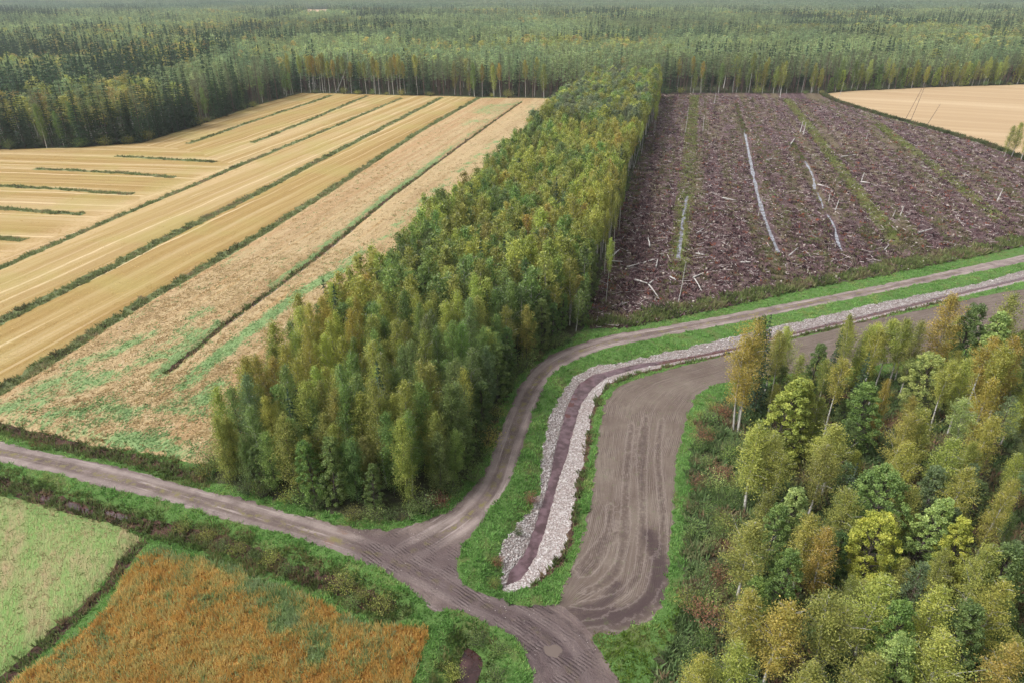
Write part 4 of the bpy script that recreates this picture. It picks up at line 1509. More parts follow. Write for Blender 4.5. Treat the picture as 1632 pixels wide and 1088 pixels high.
# foliage albedos
C_ORANGE = (.36, .30, .07)
C_GOLD = (.35, .345, .08)
C_YELLOW = (.44, .46, .09)
C_YG = (.335, .38, .09)
C_LIGHT = (.33, .42, .14)
C_OLIVE = (.27, .29, .075)
C_GREEN = (.185, .275, .08)
C_MID = (.16, .23, .075)
C_DARK = (.115, .165, .055)
C_BLUE = (.16, .225, .10)
C_SPRUCE = (.06, .10, .05)
C_PINE = (.17, .21, .11)
C_RED = (.30, .16, .09)
CW = {C_ORANGE: 'orange', C_GOLD: 'golden', C_YELLOW: 'bright yellow', C_YG: 'yellow-green', C_LIGHT: 'pale green', C_OLIVE: 'olive', C_GREEN: 'green', C_MID: 'mid-green', C_DARK: 'dark green', C_BLUE: 'bluish green', C_SPRUCE: 'dark', C_PINE: 'grey-green', C_RED: 'reddish'}


def jc(c, s=.10):
    c = np.array(c)
    return tuple(np.clip(c * (1 + rng.normal(0, s)) * (1 + rng.normal(0, s * .5, 3)), .01, .6))


_ONES = 'zero one two three four five six seven eight nine ten eleven twelve thirteen fourteen fifteen sixteen seventeen eighteen nineteen'.split()
_ORDS = 'zeroth first second third fourth fifth sixth seventh eighth ninth tenth eleventh twelfth thirteenth fourteenth fifteenth sixteenth seventeenth eighteenth nineteenth'.split()
_TENS = '_ _ twenty thirty forty fifty sixty seventy eighty ninety'.split()


def word_n(n, o=False):
    n = int(n)
    if n >= 100:
        return 'hundred-and-' + word_n(n - 100, o) if n > 100 else ('hundredth' if o else 'hundred')
    if n < 20:
        return (_ORDS if o else _ONES)[n]
    a, b = divmod(n, 10)
    if b == 0:
        return _TENS[a][:-1] + 'ieth' if o else _TENS[a]
    return _TENS[a] + '-' + (_ORDS if o else _ONES)[b]


# ---- right-hand wood: traced trees (top pixel, height, proto, colour, width, wording)
RT = [
 (1205, 512, 13.8, PBM, C_ORANGE, 1.15, 'tall orange birch with three white stems at the ploughed field corner'),
 (1232, 505, 12.5, PS, C_SPRUCE, .8, 'dark spruce tip just behind the tall orange birch'),
 (1216, 500, 12.0, PA, C_MID, .7, 'mid-green tree top poking up behind the tall orange birch'),
 (1250, 535, 10.5, PBH, C_OLIVE, .8, 'slim olive birch right of the tall orange birch'),
 (1277, 563, 9.0, PB, C_OLIVE, .9, 'small olive birch beside the field, right of the slim birch'),
 (1310, 545, 9.0, PA, C_MID, .8, 'mid-green alder at the field edge left of the small spruce'),
 (1343, 522, 9.0, PS, C_SPRUCE, .75, 'small dark spruce against the ploughed field'),
 (1365, 502, 11.0, PB, C_OLIVE, .75, 'slim olive birch behind the small dark spruce'),
 (1388, 560, 9.5, PS, C_SPRUCE, .85, 'dark spruce between two slim birches'),
 (1344, 574, 9.8, PBH, C_GOLD, 1.1, 'golden birch with a long bare white stem'),
 (1322, 566, 9.0, PBH, C_OLIVE, .8, 'olive birch with white stem left of the golden birch'),
 (1403, 522, 11.0, PBH, C_GOLD, .9, 'golden-topped slim birch with bare white stem by the field'),
 (1425, 503, 12.0, PBH, C_YG, 1.0, 'tall thin yellow-green birch against the ploughed field'),
 (1447, 505, 11.5, PBH, C_OLIVE, 1.0, 'tall thin birch with a dark bare stem against the field'),
 (1470, 510, 10.5, PB, C_OLIVE, .8, 'olive birch between the thin birches and the orange-brown one'),
 (1521, 466, 13.5, PB, C_ORANGE, 1.25, 'tall orange-brown birch reaching up to the creek line'),
 (1557, 476, 12.5, PA, C_MID, 1.0, 'mid-green tree right of the tall orange-brown birch'),
 (1598, 492, 12.0, PC, C_LIGHT, 1.1, 'pale green tree at the far right by the field'),
 (1622, 468, 13.5, PB, C_OLIVE, 1.2, 'dark olive birch at the right border near the field'),
 (1488, 560, 9.0, PR, C_LIGHT, 1.0, 'wide pale green aspen with a rounded light top'),
 (1521, 573, 10.0, PBH, C_GOLD, 1.0, 'golden slender birch right of the pale green aspen'),
 (1553, 570, 10.0, PB, C_YG, .95, 'yellow-green birch second right of the pale aspen'),
 (1581, 541, 11.0, PBH, C_ORANGE, 1.2, 'orange birch above a bare white stem near the right border'),
 (1602, 548, 11.0, PBH, C_GOLD, 1.1, 'golden birch right of the orange one near the right border'),
 (1628, 535, 11.5, PB, C_ORANGE, 1.1, 'orange-brown birch cut by the right border of the picture'),
 (1255, 598, 10.5, PC, C_YG, 1.3, 'broad yellow-green tree in front of the slim olive birches'),
 (1290, 608, 9.5, PC, C_YG, 1.0, 'yellow-green tree left of the bare white stem'),
 (1213, 681, 9.5, PB, C_YG, 1.45, 'broad yellow-green birch below the tall orange birch'),
 (1246, 690, 9.0, PBM, C_OLIVE, 1.1, 'olive birch right of the broad yellow-green birch'),
 (1341, 671, 8.8, PB, C_YG, 1.35, 'yellow-green birch below the golden birch with bare stem'),
 (1318, 705, 8.5, PB, C_OLIVE, 1.2, 'olive birch left of the big green maple'),
 (1388, 608, 9.0, PA, C_GREEN, 1.2, 'leafy green tree below the slim golden birches'),
 (1420, 604, 8.0, PBL, C_ORANGE, .6, 'small orange birch between two green trees'),
 (1448, 655, 8.8, PB, C_GOLD, 1.1, 'golden birch in front of the leafy green tree'),
 (1480, 650, 9.0, PB, C_OLIVE, 1.2, 'olive birch below the pale green aspen'),
 (1555, 632, 9.5, PBH, C_LIGHT, 1.1, 'pale yellow-green birch with two white stems'),
 (1584, 600, 10.5, PB, C_ORANGE, 1.0, 'orange birch leaning over the pale birch'),
 (1581, 661, 9.0, PB, C_GOLD, 1.2, 'bright golden birch above the rightmost pines'),
 (1612, 634, 9.5, PP, C_BLUE, 1.0, 'bluish green young pine near the right border'),
 (1518, 696, 8.6, PB, C_YG, 1.25, 'yellow-green birch right of the big green maple'),
 (1421, 742, 8.8, PR, C_GREEN, 1.0, 'big round green maple in the middle of the wood'),
 (1408, 818, 8.2, PR, C_YELLOW, .88, 'bright yellow round maple'),
 (1493, 780, 8.8, PC, C_LIGHT, 1.05, 'conical pale yellow-green poplar right of the yellow maple'),
 (1543, 813, 8.5, PC, C_YELLOW, .85, 'smaller conical yellow-green poplar right of the first one'),
 (1275, 772, 8.2, PC, C_LIGHT, 1.0, 'pale green sallow with feathery top at the wood centre left'),
 (1240, 800, 7.5, PA, C_GREEN, .9, 'green alder left of the feathery sallow'),
 (1295, 826, 8.2, PB, C_GOLD, 1.25, 'golden drooping birch below the feathery sallow'),
 (1325, 850, 8.0, PB, C_ORANGE, 1.0, 'orange drooping birch left of the yellow maple'),
 (1355, 770, 8.0, PB, C_OLIVE, 1.2, 'olive birch left behind the yellow maple'),
 (1608, 762, 9.5, PB, C_GOLD, .8, 'narrow golden column-like birch near the right border'),
 (1578, 868, 8.6, PB, C_YG, 1.0, 'yellow-green birch under the narrow golden birch'),
 (1201, 826, 8.6, PB, C_OLIVE, 1.35, 'olive birch with leaning white stem at the left edge of the wood'),
 (1258, 868, 7.5, PA, C_GREEN, .9, 'green alder right of the leaning olive birch'),
 (1205, 935, 8.2, PB, C_GOLD, 1.2, 'golden birch low on the left side of the wood'),
 (1251, 958, 8.4, PB, C_ORANGE, 1.3, 'orange-tinged birch near the bottom of the picture'),
 (1188, 1028, 7.8, PB, C_YG, 1.15, 'yellow-green birch at the bottom edge, left of the orange-tinged one'),
 (1121, 1038, 6.5, PB, C_GOLD, 1.1, 'golden birch at the very bottom nearest the track'),
 (1341, 932, 9.0, PBM, C_OLIVE, 1.3, 'large olive birch on three white stems near the bottom'),
 (1408, 914, 8.6, PB, C_YG, 1.3, 'yellow-green birch in front of the bright yellow maple'),
 (1440, 950, 8.2, PA, C_GREEN, .9, 'green alder right of the front yellow-green birch'),
 (1472, 892, 7.8, PP, C_BLUE, .85, 'bluish green pine below the conical poplars'),
 (1498, 938, 8.6, PB, C_YG, 1.2, 'yellow-green birch below the bluish pine'),
 (1455, 1016, 8.0, PA, C_LIGHT, 1.0, 'pale green alder at the bottom edge'),
 (1515, 1018, 8.4, PB, C_YG, 1.45, 'broad yellow-green birch at the bottom edge near the right corner'),
 (1598, 925, 9.0, PB, C_GOLD, 1.1, 'golden birch on the right above the bottom corner'),
 (1621, 1024, 8.6, PB, C_ORANGE, 1.1, 'orange birch in the bottom right corner'),
 (1390, 1030, 7.5, PB, C_OLIVE, 1.2, 'olive birch at the bottom edge in the middle of the wood'),
 (1300, 1050, 7.5, PB, C_OLIVE, 1.1, 'olive birch at the bottom edge beside the three white stems'),
 (1452, 705, 8.8, PB, C_GOLD, 1.1, 'golden birch directly behind the big green maple'),
 (1545, 745, 9.0, PB, C_GOLD, 1.1, 'golden birch with long white stem behind the conical poplars'),
 (1500, 740, 8.0, PA, C_BLUE, .9, 'bluish green tree right of the big green maple'),
 (1625, 860, 9.0, PA, C_MID, 1.1, 'mid-green tree against the right border'),
 (1556, 950, 8.0, PA, C_MID, 1.0, 'mid-green tree left of the golden corner birch'),
]
KN = {id(PB): ('birch_tree', 'birch'), id(PBM): ('birch_tree', 'birch'), id(PBH): ('birch_tree', 'birch'), id(PBL): ('birch_tree', 'birch'), id(PA): ('alder_tree', 'alder'), id(PR): ('maple_tree', 'maple'), id(PC): ('sallow_tree', 'sallow'),
      id(PS): ('spruce_tree', 'spruce'), id(PP): ('pine_tree', 'pine'), id(PU): ('bush', 'bush')}
RPOS = []
for (px, py, h, pr, col, wid, lab) in RT:
    x, y = G(px, py, h)
    kn, ca = KN[id(pr)]
    if 'aspen' in lab:
        kn, ca = 'aspen_tree', 'aspen'
    if 'poplar' in lab:
        kn, ca = 'poplar_tree', 'poplar'
    tree(kn, ca, pr, x, y, h, jc(col, .05), lab, wid, group='trees of the right-hand wood')
    short_lab = lab
    RPOS.append((x, y, lab))

LM = [(x, y, l) for x, y, l in RPOS if l in (
    'tall orange birch with three white stems at the ploughed field corner', 'golden birch with a long bare white stem', 'wide pale green aspen with a rounded light top',
    'big round green maple in the middle of the wood', 'bright yellow round maple', 'narrow golden column-like birch near the right border', 'large olive birch on three white stems near the bottom',
    'small dark spruce against the ploughed field', 'olive birch with leaning white stem at the left edge of the wood', 'tall orange-brown birch reaching up to the creek line')]
SHORTN = ['tall orange birch', 'bare-stemmed golden birch', 'wide pale aspen', 'big green maple', 'bright yellow maple', 'narrow golden birch', 'three-stemmed olive birch', 'small field-edge spruce', 'leaning-stemmed olive birch', 'tall orange-brown birch']
_ord = ['tall orange birch with', 'golden birch with a long', 'wide pale green', 'big round green', 'bright yellow round', 'narrow golden', 'large olive birch', 'small dark spruce', 'olive birch with leaning', 'tall orange-brown']
LMN = []
for x, y, l in LM:
    for s_, n_ in zip(_ord, SHORTN):
        if l.startswith(s_):
            LMN.append((x, y, n_))
USED = set()


def rel_label(x, y, what):
    """say where a tree stands from the nearest landmark tree"""
    best = sorted(LMN, key=lambda t: (t[0] - x) ** 2 + (t[1] - y) ** 2)
    for lx, ly, n in best:
        dx, dy = x - lx, y - ly
        d = math.hypot(dx, dy)
        side = ('right' if dx > 0 else 'left') if abs(dx) > abs(dy) * 2 else ('behind' if dy > 0 else 'in front') if abs(dy) > abs(dx) * 2 else ('behind right' if dy > 0 and dx > 0 else 'behind left' if dy > 0 else 'front right' if dx > 0 else 'front left')
        ph = {'right': 'to the right of', 'left': 'to the left of', 'behind': 'straight behind', 'in front': 'straight in front of', 'behind right': 'behind and right of', 'behind left': 'behind and left of', 'front right': 'in front and right of', 'front left': 'in front and left of'}[side]
        lab = '%s %s metres %s the %s' % (what, word_n(round(d)), ph, n)
        if lab not in USED:
            USED.add(lab)
            return lab
    return what + ' in the right-hand wood'


def jgrid(poly, s, jit=.35):
    lo, hi = poly.min(0), poly.max(0)
    Pg = grid_pts(lo[0], hi[0], lo[1], hi[1], s) + 0
    Pg = Pg + rng.uniform(-jit, jit, Pg.shape) * s
    return Pg[inside(Pg, poly)]


def fr_mask(Pg, m=8, k=.79):
    return (np.abs(Pg[:, 0]) < Pg[:, 1] * k + m) & (Pg[:, 1] > 12)


scrub = jgrid(forestR_poly, 1.75)
_px = 816 + F_PX * scrub[:, 0] / (scrub[:, 1] * CP + CAM_H * SP)
_py = 544 + F_PX * (CAM_H * CP - scrub[:, 1] * SP) / (scrub[:, 1] * CP + CAM_H * SP)
scrub = scrub[(_px < 1172) & (_px > 1085) & (_py > 640) & (_py < 1180)]
for (x, y) in scrub:
    if rng.random() < .25:
        continue
    hh = rng.uniform(.8, 2.0)
    c = [C_MID, C_GREEN, C_LIGHT, C_RED, C_OLIVE][rng.choice(5, p=[.27, .33, .12, .13, .15])]
    tree('bush', 'bush', PU, x, y, hh, jc(c), rel_label(x, y, '%s %s bush' % ('low' if hh < 1.4 else 'tall', CW[c])), rng.uniform(.9, 1.4), group='bushes on the margin of the right-hand wood')
fill = jgrid(forestR_poly, 2.75)
fill = fill[fr_mask(fill, 16)]
fill = fill[(fill[:, 1] < 112)]
T0 = np.array(PLACED)
edR = d_poly(fill, forestR_poly, True)
nR = 0
for (x, y), ed in zip(fill, edR):
    if np.min(np.hypot(T0[:, 0] - x, T0[:, 1] - y)) < 2.1:
        continue
    # the left margin of the wood is low scrub
    px = 816 + F_PX * x / (y * CP + CAM_H * SP)
    py = 544 + F_PX * (CAM_H * CP - y * SP) / (y * CP + CAM_H * SP)
    if px < 1165 and py > 640:
        continue
        hh = rng.uniform(1.0, 2.3)
        c = [C_MID, C_GREEN, C_BLUE, C_RED, C_OLIVE][rng.choice(5, p=[.3, .25, .2, .15, .1])]
        tree('bush', 'bush', PU, x, y, hh, jc(c), rel_label(x, y, '%s %s bush' % ('low' if hh < 1.6 else 'tall', CW[c])), rng.uniform(.9, 1.4), group='bushes on the margin of the right-hand wood')
        continue
    if py < 600 and rng.random() < .55:
        continue
    if rng.random() < .10:
        continue
    q = rng.random()
    big = py < 700
    if q < .62:
        c = [C_OLIVE, C_YG, C_GOLD, C_MID, C_ORANGE][rng.choice(5, p=[.33, .27, .22, .14, .04])]
        h = rng.uniform(6.5, 9.3) if py < 640 else rng.uniform(4.5, 7.2)
        tree('birch_tree', 'birch', [PB, PBL, PBH][rng.choice(3, p=[.6, .3, .1])], x, y, h, jc(c), rel_label(x, y, '%s birch' % CW[c]), rng.uniform(.8, 1.1), group='trees of the right-hand wood')
    elif q < .86:
        c = [C_GREEN, C_MID, C_DARK, C_BLUE][rng.integers(4)]
        tree('alder_tree', 'alder', PA, x, y, rng.uniform(4., 7.2), jc(c), rel_label(x, y, '%s alder' % CW[c]), rng.uniform(.75, 1.1), group='trees of the right-hand wood')
    elif q < .93:
        tree('spruce_tree', 'spruce', PS, x, y, rng.uniform(4, 7.5), jc(C_SPRUCE), rel_label(x, y, 'young dark spruce'), rng.uniform(.8, 1.0), group='trees of the right-hand wood')
    else:
        tree('pine_tree', 'pine', PP, x, y, rng.uniform(5, 7.5), jc(C_BLUE), rel_label(x, y, 'young bluish pine'), rng.uniform(.8, 1.1), group='trees of the right-hand wood')
    nR += 1
print('right wood', nR, COUNT)

# ---- central stand
stand = jgrid(forestC_poly, 2.0, .33)
stand = stand[(stand[:, 1] < 330)]
dE = d_poly(stand, forestC_poly, True)
stand = stand[dE > .5]
rS = np.hypot(stand[:, 0], stand[:, 1])
stand = stand[np.argsort(rS)]
road_edge = GL([(335, 752), (345, 765), (400, 785), (480, 806), (560, 824), (620, 828), (680, 815), (735, 776), (772, 722), (795, 655), (822, 606), (868, 562), (925, 532), (940, 500)])
field_edge = GL([(335, 752), (352, 743), (700, 391), (935, 155)])
cut_edge = GL([(940, 500), (1000, 300), (1032, 215), (1050, 150)])
dRo, dFi, dCu = d_poly(stand, road_edge), d_poly(stand, field_edge), d_poly(stand, cut_edge)
rl = np.hypot(stand[:, 0], stand[:, 1])
n_road = n_field = n_cut = 0
NB_MAX = 300
stuffC = []
LMC = {'road': 0}
cn = vnoise(stand, 9, 21) + .4 * vnoise(stand, 3.5, 22)
n_br = COUNT.get('birch_tree', 0)
corner = stand[0]
used2 = set()


def stand_label(i, what):
    a, b, c = dRo[i], dFi[i], dCu[i]
    along_ = np.hypot(*(stand[i] - road_edge[0]))
    sz = 'broad' if CUR[1] > 1.02 else 'slim' if CUR[1] < .9 else 'tall' if CUR[0] > 12 else 'short' if CUR[0] < 10.3 else 'middling'
    if a < 2.2:
        CNT['r'] += 1
        return '%s at the road edge of the dense stand, %s nearest the camera' % (what, word_n(CNT['r'], True))
    if b < 2.2:
        CNT['f'] += 1
        return '%s on the field edge of the dense stand, %s from its near corner' % (what, word_n(CNT['f'], True))
    if c < 2.2:
        CNT['c'] += 1
        return '%s on the clear-cut edge of the dense stand, %s from its near end' % (what, word_n(CNT['c'], True))
    ro, fi = max(2, int(a / 2.2) + 1), max(2, int(b / 2.2) + 1)
    if len(word_n(ro, True)) + len(word_n(fi, True)) > 99:
        pass
    for w_ in [what, sz + ' ' + what] + [a_ + ' ' + what for a_ in ('domed', 'pointed', 'ragged', 'leafy', 'uneven', 'feathery')]:
        lab = '%s in dense stand, %s row back from road, %s in from field' % (w_, word_n(ro, True), word_n(fi, True))
        if lab not in used2:
            break
    used2.add(lab)
    return lab


CNT = dict(r=0, f=0, c=0)
CUR = [11, 1]
for i, (x, y) in enumerate(stand):
    yfar = y
    t = cn[i] + rng.normal(0, .22)
    px = 816 + F_PX * x / (y * CP + CAM_H * SP)
    edge = min(dRo[i], dFi[i], dCu[i])
    nearroad = dRo[i] < 6
    # colour: gold on the field side and along the clear-cut, greener in the middle
    gold = t + (.35 if dFi[i] < 7 and y < 95 else 0) + (.45 if dCu[i] < 8 and y > 110 else 0) - (.75 if nearroad else 0)
    gold += .15
    if gold > .55:
        c = [C_GOLD, C_ORANGE, C_YG][rng.choice(3, p=[.55, .1, .35])]
    elif gold > .05:
        c = [C_YG, C_OLIVE, C_GREEN][rng.choice(3, p=[.48, .37, .15])]
    elif gold > -.5:
        c = [C_OLIVE, C_GREEN, C_YG, C_BLUE][rng.choice(4, p=[.37, .27, .30, .06])]
    else:
        c = [C_MID, C_DARK, C_GREEN, C_OLIVE][rng.choice(4, p=[.27, .1, .38, .25])]
    h = rng.uniform(8.2, 13.2) + .8 * vnoise(stand[i:i + 1], 12, 30)[0]
    if nearroad:
        h *= .72 + .045 * dRo[i]
    elif dFi[i] < 3:
        h *= .93
    if dCu[i] < 4:
        h *= 1.05
    wid = rng.uniform(.72, 1.0)
    q = rng.random()
    far_part = y > 205
    if far_part:
        c = [C_PINE, C_OLIVE, C_YG, C_GREEN][rng.choice(4, p=[.45, .3, .1, .15])]
        h *= 1.12; wid *= 1.3
    CUR[0], CUR[1] = h, wid
    kind = 'birch'
    if q < .10 and not far_part:
        kind = 'alder'
    if q > .965:
        kind = 'spruce'
    if edge < 1.3 and nearroad:
        kind = 'alder' if q < .55 else kind
    if kind == 'birch' and COUNT.get('birch_tree', 0) < NB_MAX:
        p_ = PBL if (edge < 2.5 and dCu[i] > 3) or rng.random() < .25 else PB
        if dCu[i] < 2.5:
            p_ = PBH
        tree('birch_tree', 'birch', p_, x, y, h, jc(c), stand_label(i, '%s birch' % CW[c]), wid, group='trees of the dense central stand')
    elif kind == 'alder' and COUNT.get('alder_tree', 0) < 200:
        c = [C_DARK, C_MID, C_GREEN][rng.integers(3)]
        tree('alder_tree', 'alder', PA, x, y, h * .85, jc(c), stand_label(i, '%s alder' % CW[c]), wid, group='trees of the dense central stand')
    elif kind == 'spruce' and COUNT.get('spruce_tree', 0) < 60:
        tree('spruce_tree', 'spruce', PS, x, y, h * 1.02, jc(C_SPRUCE), stand_label(i, 'dark spruce'), .8, group='trees of the dense central stand')
    else:
        stuffC.append((x, y, h, wid, jc(c), 1 if dCu[i] < 3 else 0, kind))
print('stand', len(stand), COUNT, 'rest', len(stuffC))
# bushes round the foot of the stand
bq = 0
rs_ = resample(road_edge, False, k=0, smin=1.7, smax=1.7)
for k, p in enumerate(rs_[:-6]):
    if rng.random() < .2:
        continue
    nn = rng.normal(0, .4, 2)
    c = [C_GREEN, C_MID, C_OLIVE, C_YG, C_RED, C_DARK][rng.choice(6, p=[.3, .25, .2, .08, .07, .1])]
    hh = rng.uniform(1.3, 2.8)
    bq += 1
    tree('bush', 'bush', PU, p[0] + nn[0], p[1] + nn[1] + .3, hh, jc(c), '%s bush at the foot of the dense stand, %s from the field corner' % (CW[c], word_n(bq, True)), rng.uniform(.9, 1.3), group='bushes at the foot of the dense stand')
# bushes along the lower ditch
for (px, py, h, c, w, lab) in [(290, 838, 1.0, C_OLIVE, 1.0, 'small olive willow bush at the upper end of the lower ditch'), (330, 850, 1.2, C_OLIVE, 1.1, 'brownish olive willow bush second along the lower ditch'),
                               (352, 866, 1.1, C_MID, 1.0, 'mid-green willow bush third along the lower ditch'), (378, 872, 1.3, C_OLIVE, 1.1, 'rounded olive willow bush fourth along the lower ditch'),
                               (405, 884, 1.2, C_MID, .9, 'dark willow bush left of the yellowish one'), (432, 888, 1.6, C_YG, 1.0, 'yellowish willow bush halfway down the lower ditch'),
                               (456, 905, 1.4, C_MID, .9, 'mid-green willow bush just right of the yellowish one'), (545, 930, 2.0, C_OLIVE, 1.2, 'tall olive willow bush near the road bend'),
                               (575, 945, 1.3, C_OLIVE, 1.0, 'brownish willow bush between the two tall ones'), (608, 962, 1.8, C_OLIVE, 1.1, 'last tall willow bush at the end of the lower ditch'),
                               (560, 962, 1.2, C_GREEN, 1.0, 'green willow bush below the tall olive one'), (722, 1068, 1.6, C_YG, .9, 'yellow-green willow bush left of the small pond'),
                               (762, 1015, 1.3, C_MID, 1.2, 'dark green bush above the small pond'), (795, 1035, 1.2, C_GREEN, 1.1, 'green bush between the small pond and the road'),
                               (790, 1078, 1.2, C_MID, 1.2, 'mid-green bush at the bottom edge right of the pond'), (846, 790, 1.2, C_RED, 1.0, 'rust-brown bush on the creek bank'),
                               (792, 890, 1.1, C_RED, .8, 'small rust-brown bush by the stone bank'), (787, 925, 1.0, C_OLIVE, .8, 'olive shrub at the near end of the stone bank'), (826, 842, 1.0, C_DARK, .7, 'dark green shrub on the creek bank'),
                               (325, 748, 2.2, C_MID, 1.3, 'spreading bush at the field corner of the dense stand'), (345, 742, 2.6, C_GREEN, 1.2, 'taller green bush against the corner of the dense stand')]:
    x, y = G(px, py)
    tree('bush', 'bush', PU, x, y, h, jc(c, .04), lab, w, group='bushes along the ditches and banks')

# ---- far forest edge, individual trees
FEr = resample(GL([(-60, 242), (0, 238), (130, 235), (225, 228), (300, 206), (400, 171), (480, 149), (560, 150), (640, 152), (757, 155), (865, 157), (1050, 151), (1130, 150), (1308, 150), (1350, 146), (1500, 139), (1700, 133)]), False, k=0, smin=3.7, smax=3.7)
Tn = np.gradient(FEr, axis=0); Tn /= np.linalg.norm(Tn, axis=1)[:, None]
Nn = np.stack([-Tn[:, 1], Tn[:, 0]], 1)
Nn[Nn[:, 1] < 0] *= -1
pxs = 816 + F_PX * FEr[:, 0] / (FEr[:, 1] * CP + CAM_H * SP)
edge_occ = []
ks = {}
for row in range(2):
    for k in range(len(FEr)):
        px = pxs[k]
        if row == 1 and 860 < px < 1050:
            continue
        if 868 < px < 1045:
            continue
        x, y = FEr[k] + Nn[k] * (1.2 + row * 3.6 + rng.uniform(-.8, .8)) + Tn[k] * rng.uniform(-1, 1)
        q = rng.random()
        if px < 330:
            kd = 'spruce' if q < .84 else 'birch' if q < .92 else 'pine'
        elif px < 470:
            kd = 'spruce' if q < .45 else 'pine' if q < .8 else 'birch'
        elif px < 700:
            kd = 'white' if q < (.8 if 480 < px < 650 else .5) - .35 * row else 'pine' if q < .85 else 'spruce'
        elif px < 1310:
            kd = 'pine' if q < .5 else 'white' if q < .68 else 'birch' if q < .93 else 'spruce'
        else:
            kd = 'pine' if q < .3 else 'alder' if q < .65 else 'birch'
        edge_occ.append((x, y))
        rw = 'front' if row == 0 else 'second'
        side = 'left field' if px < 760 else 'middle' if px < 1050 else 'clear-cut' if px < 1310 else 'right-hand field'
        ks[(kd, row, side)] = ks.get((kd, row, side), 0) + 1
        nth = ks[(kd, row, side)]

        def L(w):
            return '%s, %s of its kind from left in %s row beyond the %s' % (w, word_n(nth, True), rw, side)
        gp = 'trees along the far forest edge'
        if kd == 'spruce':
            tree('spruce_tree', 'spruce', PS, x, y, rng.uniform(14, 20), jc(C_SPRUCE), L('dark spruce'), rng.uniform(.95, 1.2), group=gp)
        elif kd == 'pine':
            tree('pine_tree', 'pine', PP, x, y, rng.uniform(14.5, 18.5), jc(C_PINE), L('tall grey-green pine'), rng.uniform(.9, 1.15), group=gp)
        elif kd == 'white':
            c = [C_ORANGE, C_GOLD, C_OLIVE][rng.integers(3)]
            tree('tall_birch_tree', 'birch', PBH, x, y, rng.uniform(14, 18), jc(np.array(c) * .9), L('white-stemmed birch'), .85, group=gp)
        elif kd == 'birch':
            c = [C_OLIVE, C_GOLD if px > 600 else C_MID, C_GREEN, C_YG if px > 600 else C_GREEN][rng.integers(4)]
            tree('tall_birch_tree', 'birch', PB, x, y, rng.uniform(9, 15), jc(c), L('%s leafy birch' % CW[c]), 1.0, group=gp)
        else:
            c = [C_GREEN, C_YG, C_MID][rng.integers(3)]
            tree('alder_tree', 'alder', PA, x, y, rng.uniform(7, 12), jc(c), L('%s leafy alder' % CW[c]), 1.1, group=gp)
print('edge', COUNT)
# undergrowth bushes along the far edge under the trees
be = 0
for k in range(0, len(FEr), 2):
    px = pxs[k]
    if 868 < px < 1045 or rng.random() < .35 or px < 0:
        continue
    x, y = FEr[k] + Nn[k] * rng.uniform(-.8, .6)
    be += 1
    c = [C_OLIVE, C_GREEN, C_MID, C_GOLD][rng.integers(4)]
    tree('bush', 'bush', PU, x, y, rng.uniform(1.5, 4.2), jc(c), '%s bush under the far forest edge, %s from the left' % (CW[c], word_n(be, True)), rng.uniform(1.0, 1.7), group='bushes under the far forest edge')

# leaning bare white trunks at the far edge, poles and stumps of the clear-cut
def snag(name, cat, base, top, r0, label, bark='birch', twigs=0, group=None):
    """base, top: (x,y,z) world. A bare stem with stubs"""
    base, top = np.asarray(base, float), np.asarray(top, float)
    n = 7
    pth = np.array([base + (top - base) * t + np.array([.06, .04, 0]) * math.sin(t * 5) * min(1, np.linalg.norm(top - base) / 6) for t in np.linspace(0, 1, n)])
    parts = [tube(pth - base, np.linspace(r0, r0 * .45, n), 7)]
    L_ = np.linalg.norm(top - base)
    for j in range(twigs):
        t = rng.uniform(.55, .98)
        o = (base + (top - base) * t) - base
        a = rng.uniform(0, 6.28)
        l = rng.uniform(.35, 1.1) * min(1, L_ / 5)
        parts.append(tube([o, o + np.array([math.cos(a) * l * .5, math.sin(a) * l * .5, l * .35]), o + np.array([math.cos(a) * l, math.sin(a) * l, l * .5])], [.03, .02, .008], 3))
    v, f = join(parts)
    # end caps
    me = new_mesh(name, v, f, None, [MB[bark]], smooth=True)
    return link(name, me, loc=tuple(base), label=label, category=cat, group=group)


def snag_px(bx, by, h, lean_px, r, label, name='tree_stump', cat='stump', tw=0, bark='birch'):
    b = G(bx, by)
    z = gh(*b)
    zc = b[1] * CP + CAM_H * SP
    snag(name, cat, (b[0], b[1], z - .1), (b[0] + lean_px * zc / F_PX, b[1] + rng.normal(0, .05) * h, z + h), r, label, bark, tw, None)


snag_px(537, 146, 13.5, 24, .26, 'white birch trunk leaning right at the left field far edge', 'leaning_trunk', 'bare tree', 6)
snag_px(552, 143, 17, 8, .2, 'taller pale trunk crossing the leaning white birch', 'leaning_trunk', 'bare tree', 4)
STUMPS = [(1275, 212, 3.6, 2, .2, 'left one of two white snags side by side on the clear-cut'), (1280, 216, 4.0, 1, .2, 'right one of two white snags side by side on the clear-cut'),
          (1373, 287, 2.3, 2, .15, 'white stump beside the middle green strip'), (1589, 322, 2.6, 3, .17, 'lone white snag near the right side of the clear-cut'),
          (1320, 324, 2.4, 0, .14, 'white snag by the winding drain, left of its pair'), (1331, 337, 2.5, 3, .14, 'white snag by the winding drain, right of its pair'),
          (1434, 345, 2.2, 3, .14, 'white snag low on the clear-cut right of the green strip'), (1423, 345, 1.5, 2, .12, 'short stump left of the low white snag'),
          (1138, 165, 4.5, 1, .18, 'tall white snag at the far end of the clear-cut'), (1243, 156, 4.0, 0, .2, 'short white pole at the far forest edge of the clear-cut'),
          (1019, 238, 3.5, 1, .18, 'white snag close to the golden trees, far left of the clear-cut'), (984, 310, 4.0, 4, .14, 'thin white stump at the left margin of the clear-cut'),
          (1380, 223, 2.6, 1, .12, 'thin grey stub in the far part of the clear-cut'), (1120, 210, 5, 0, .12, 'thin grey pole left of the long straight drain')]
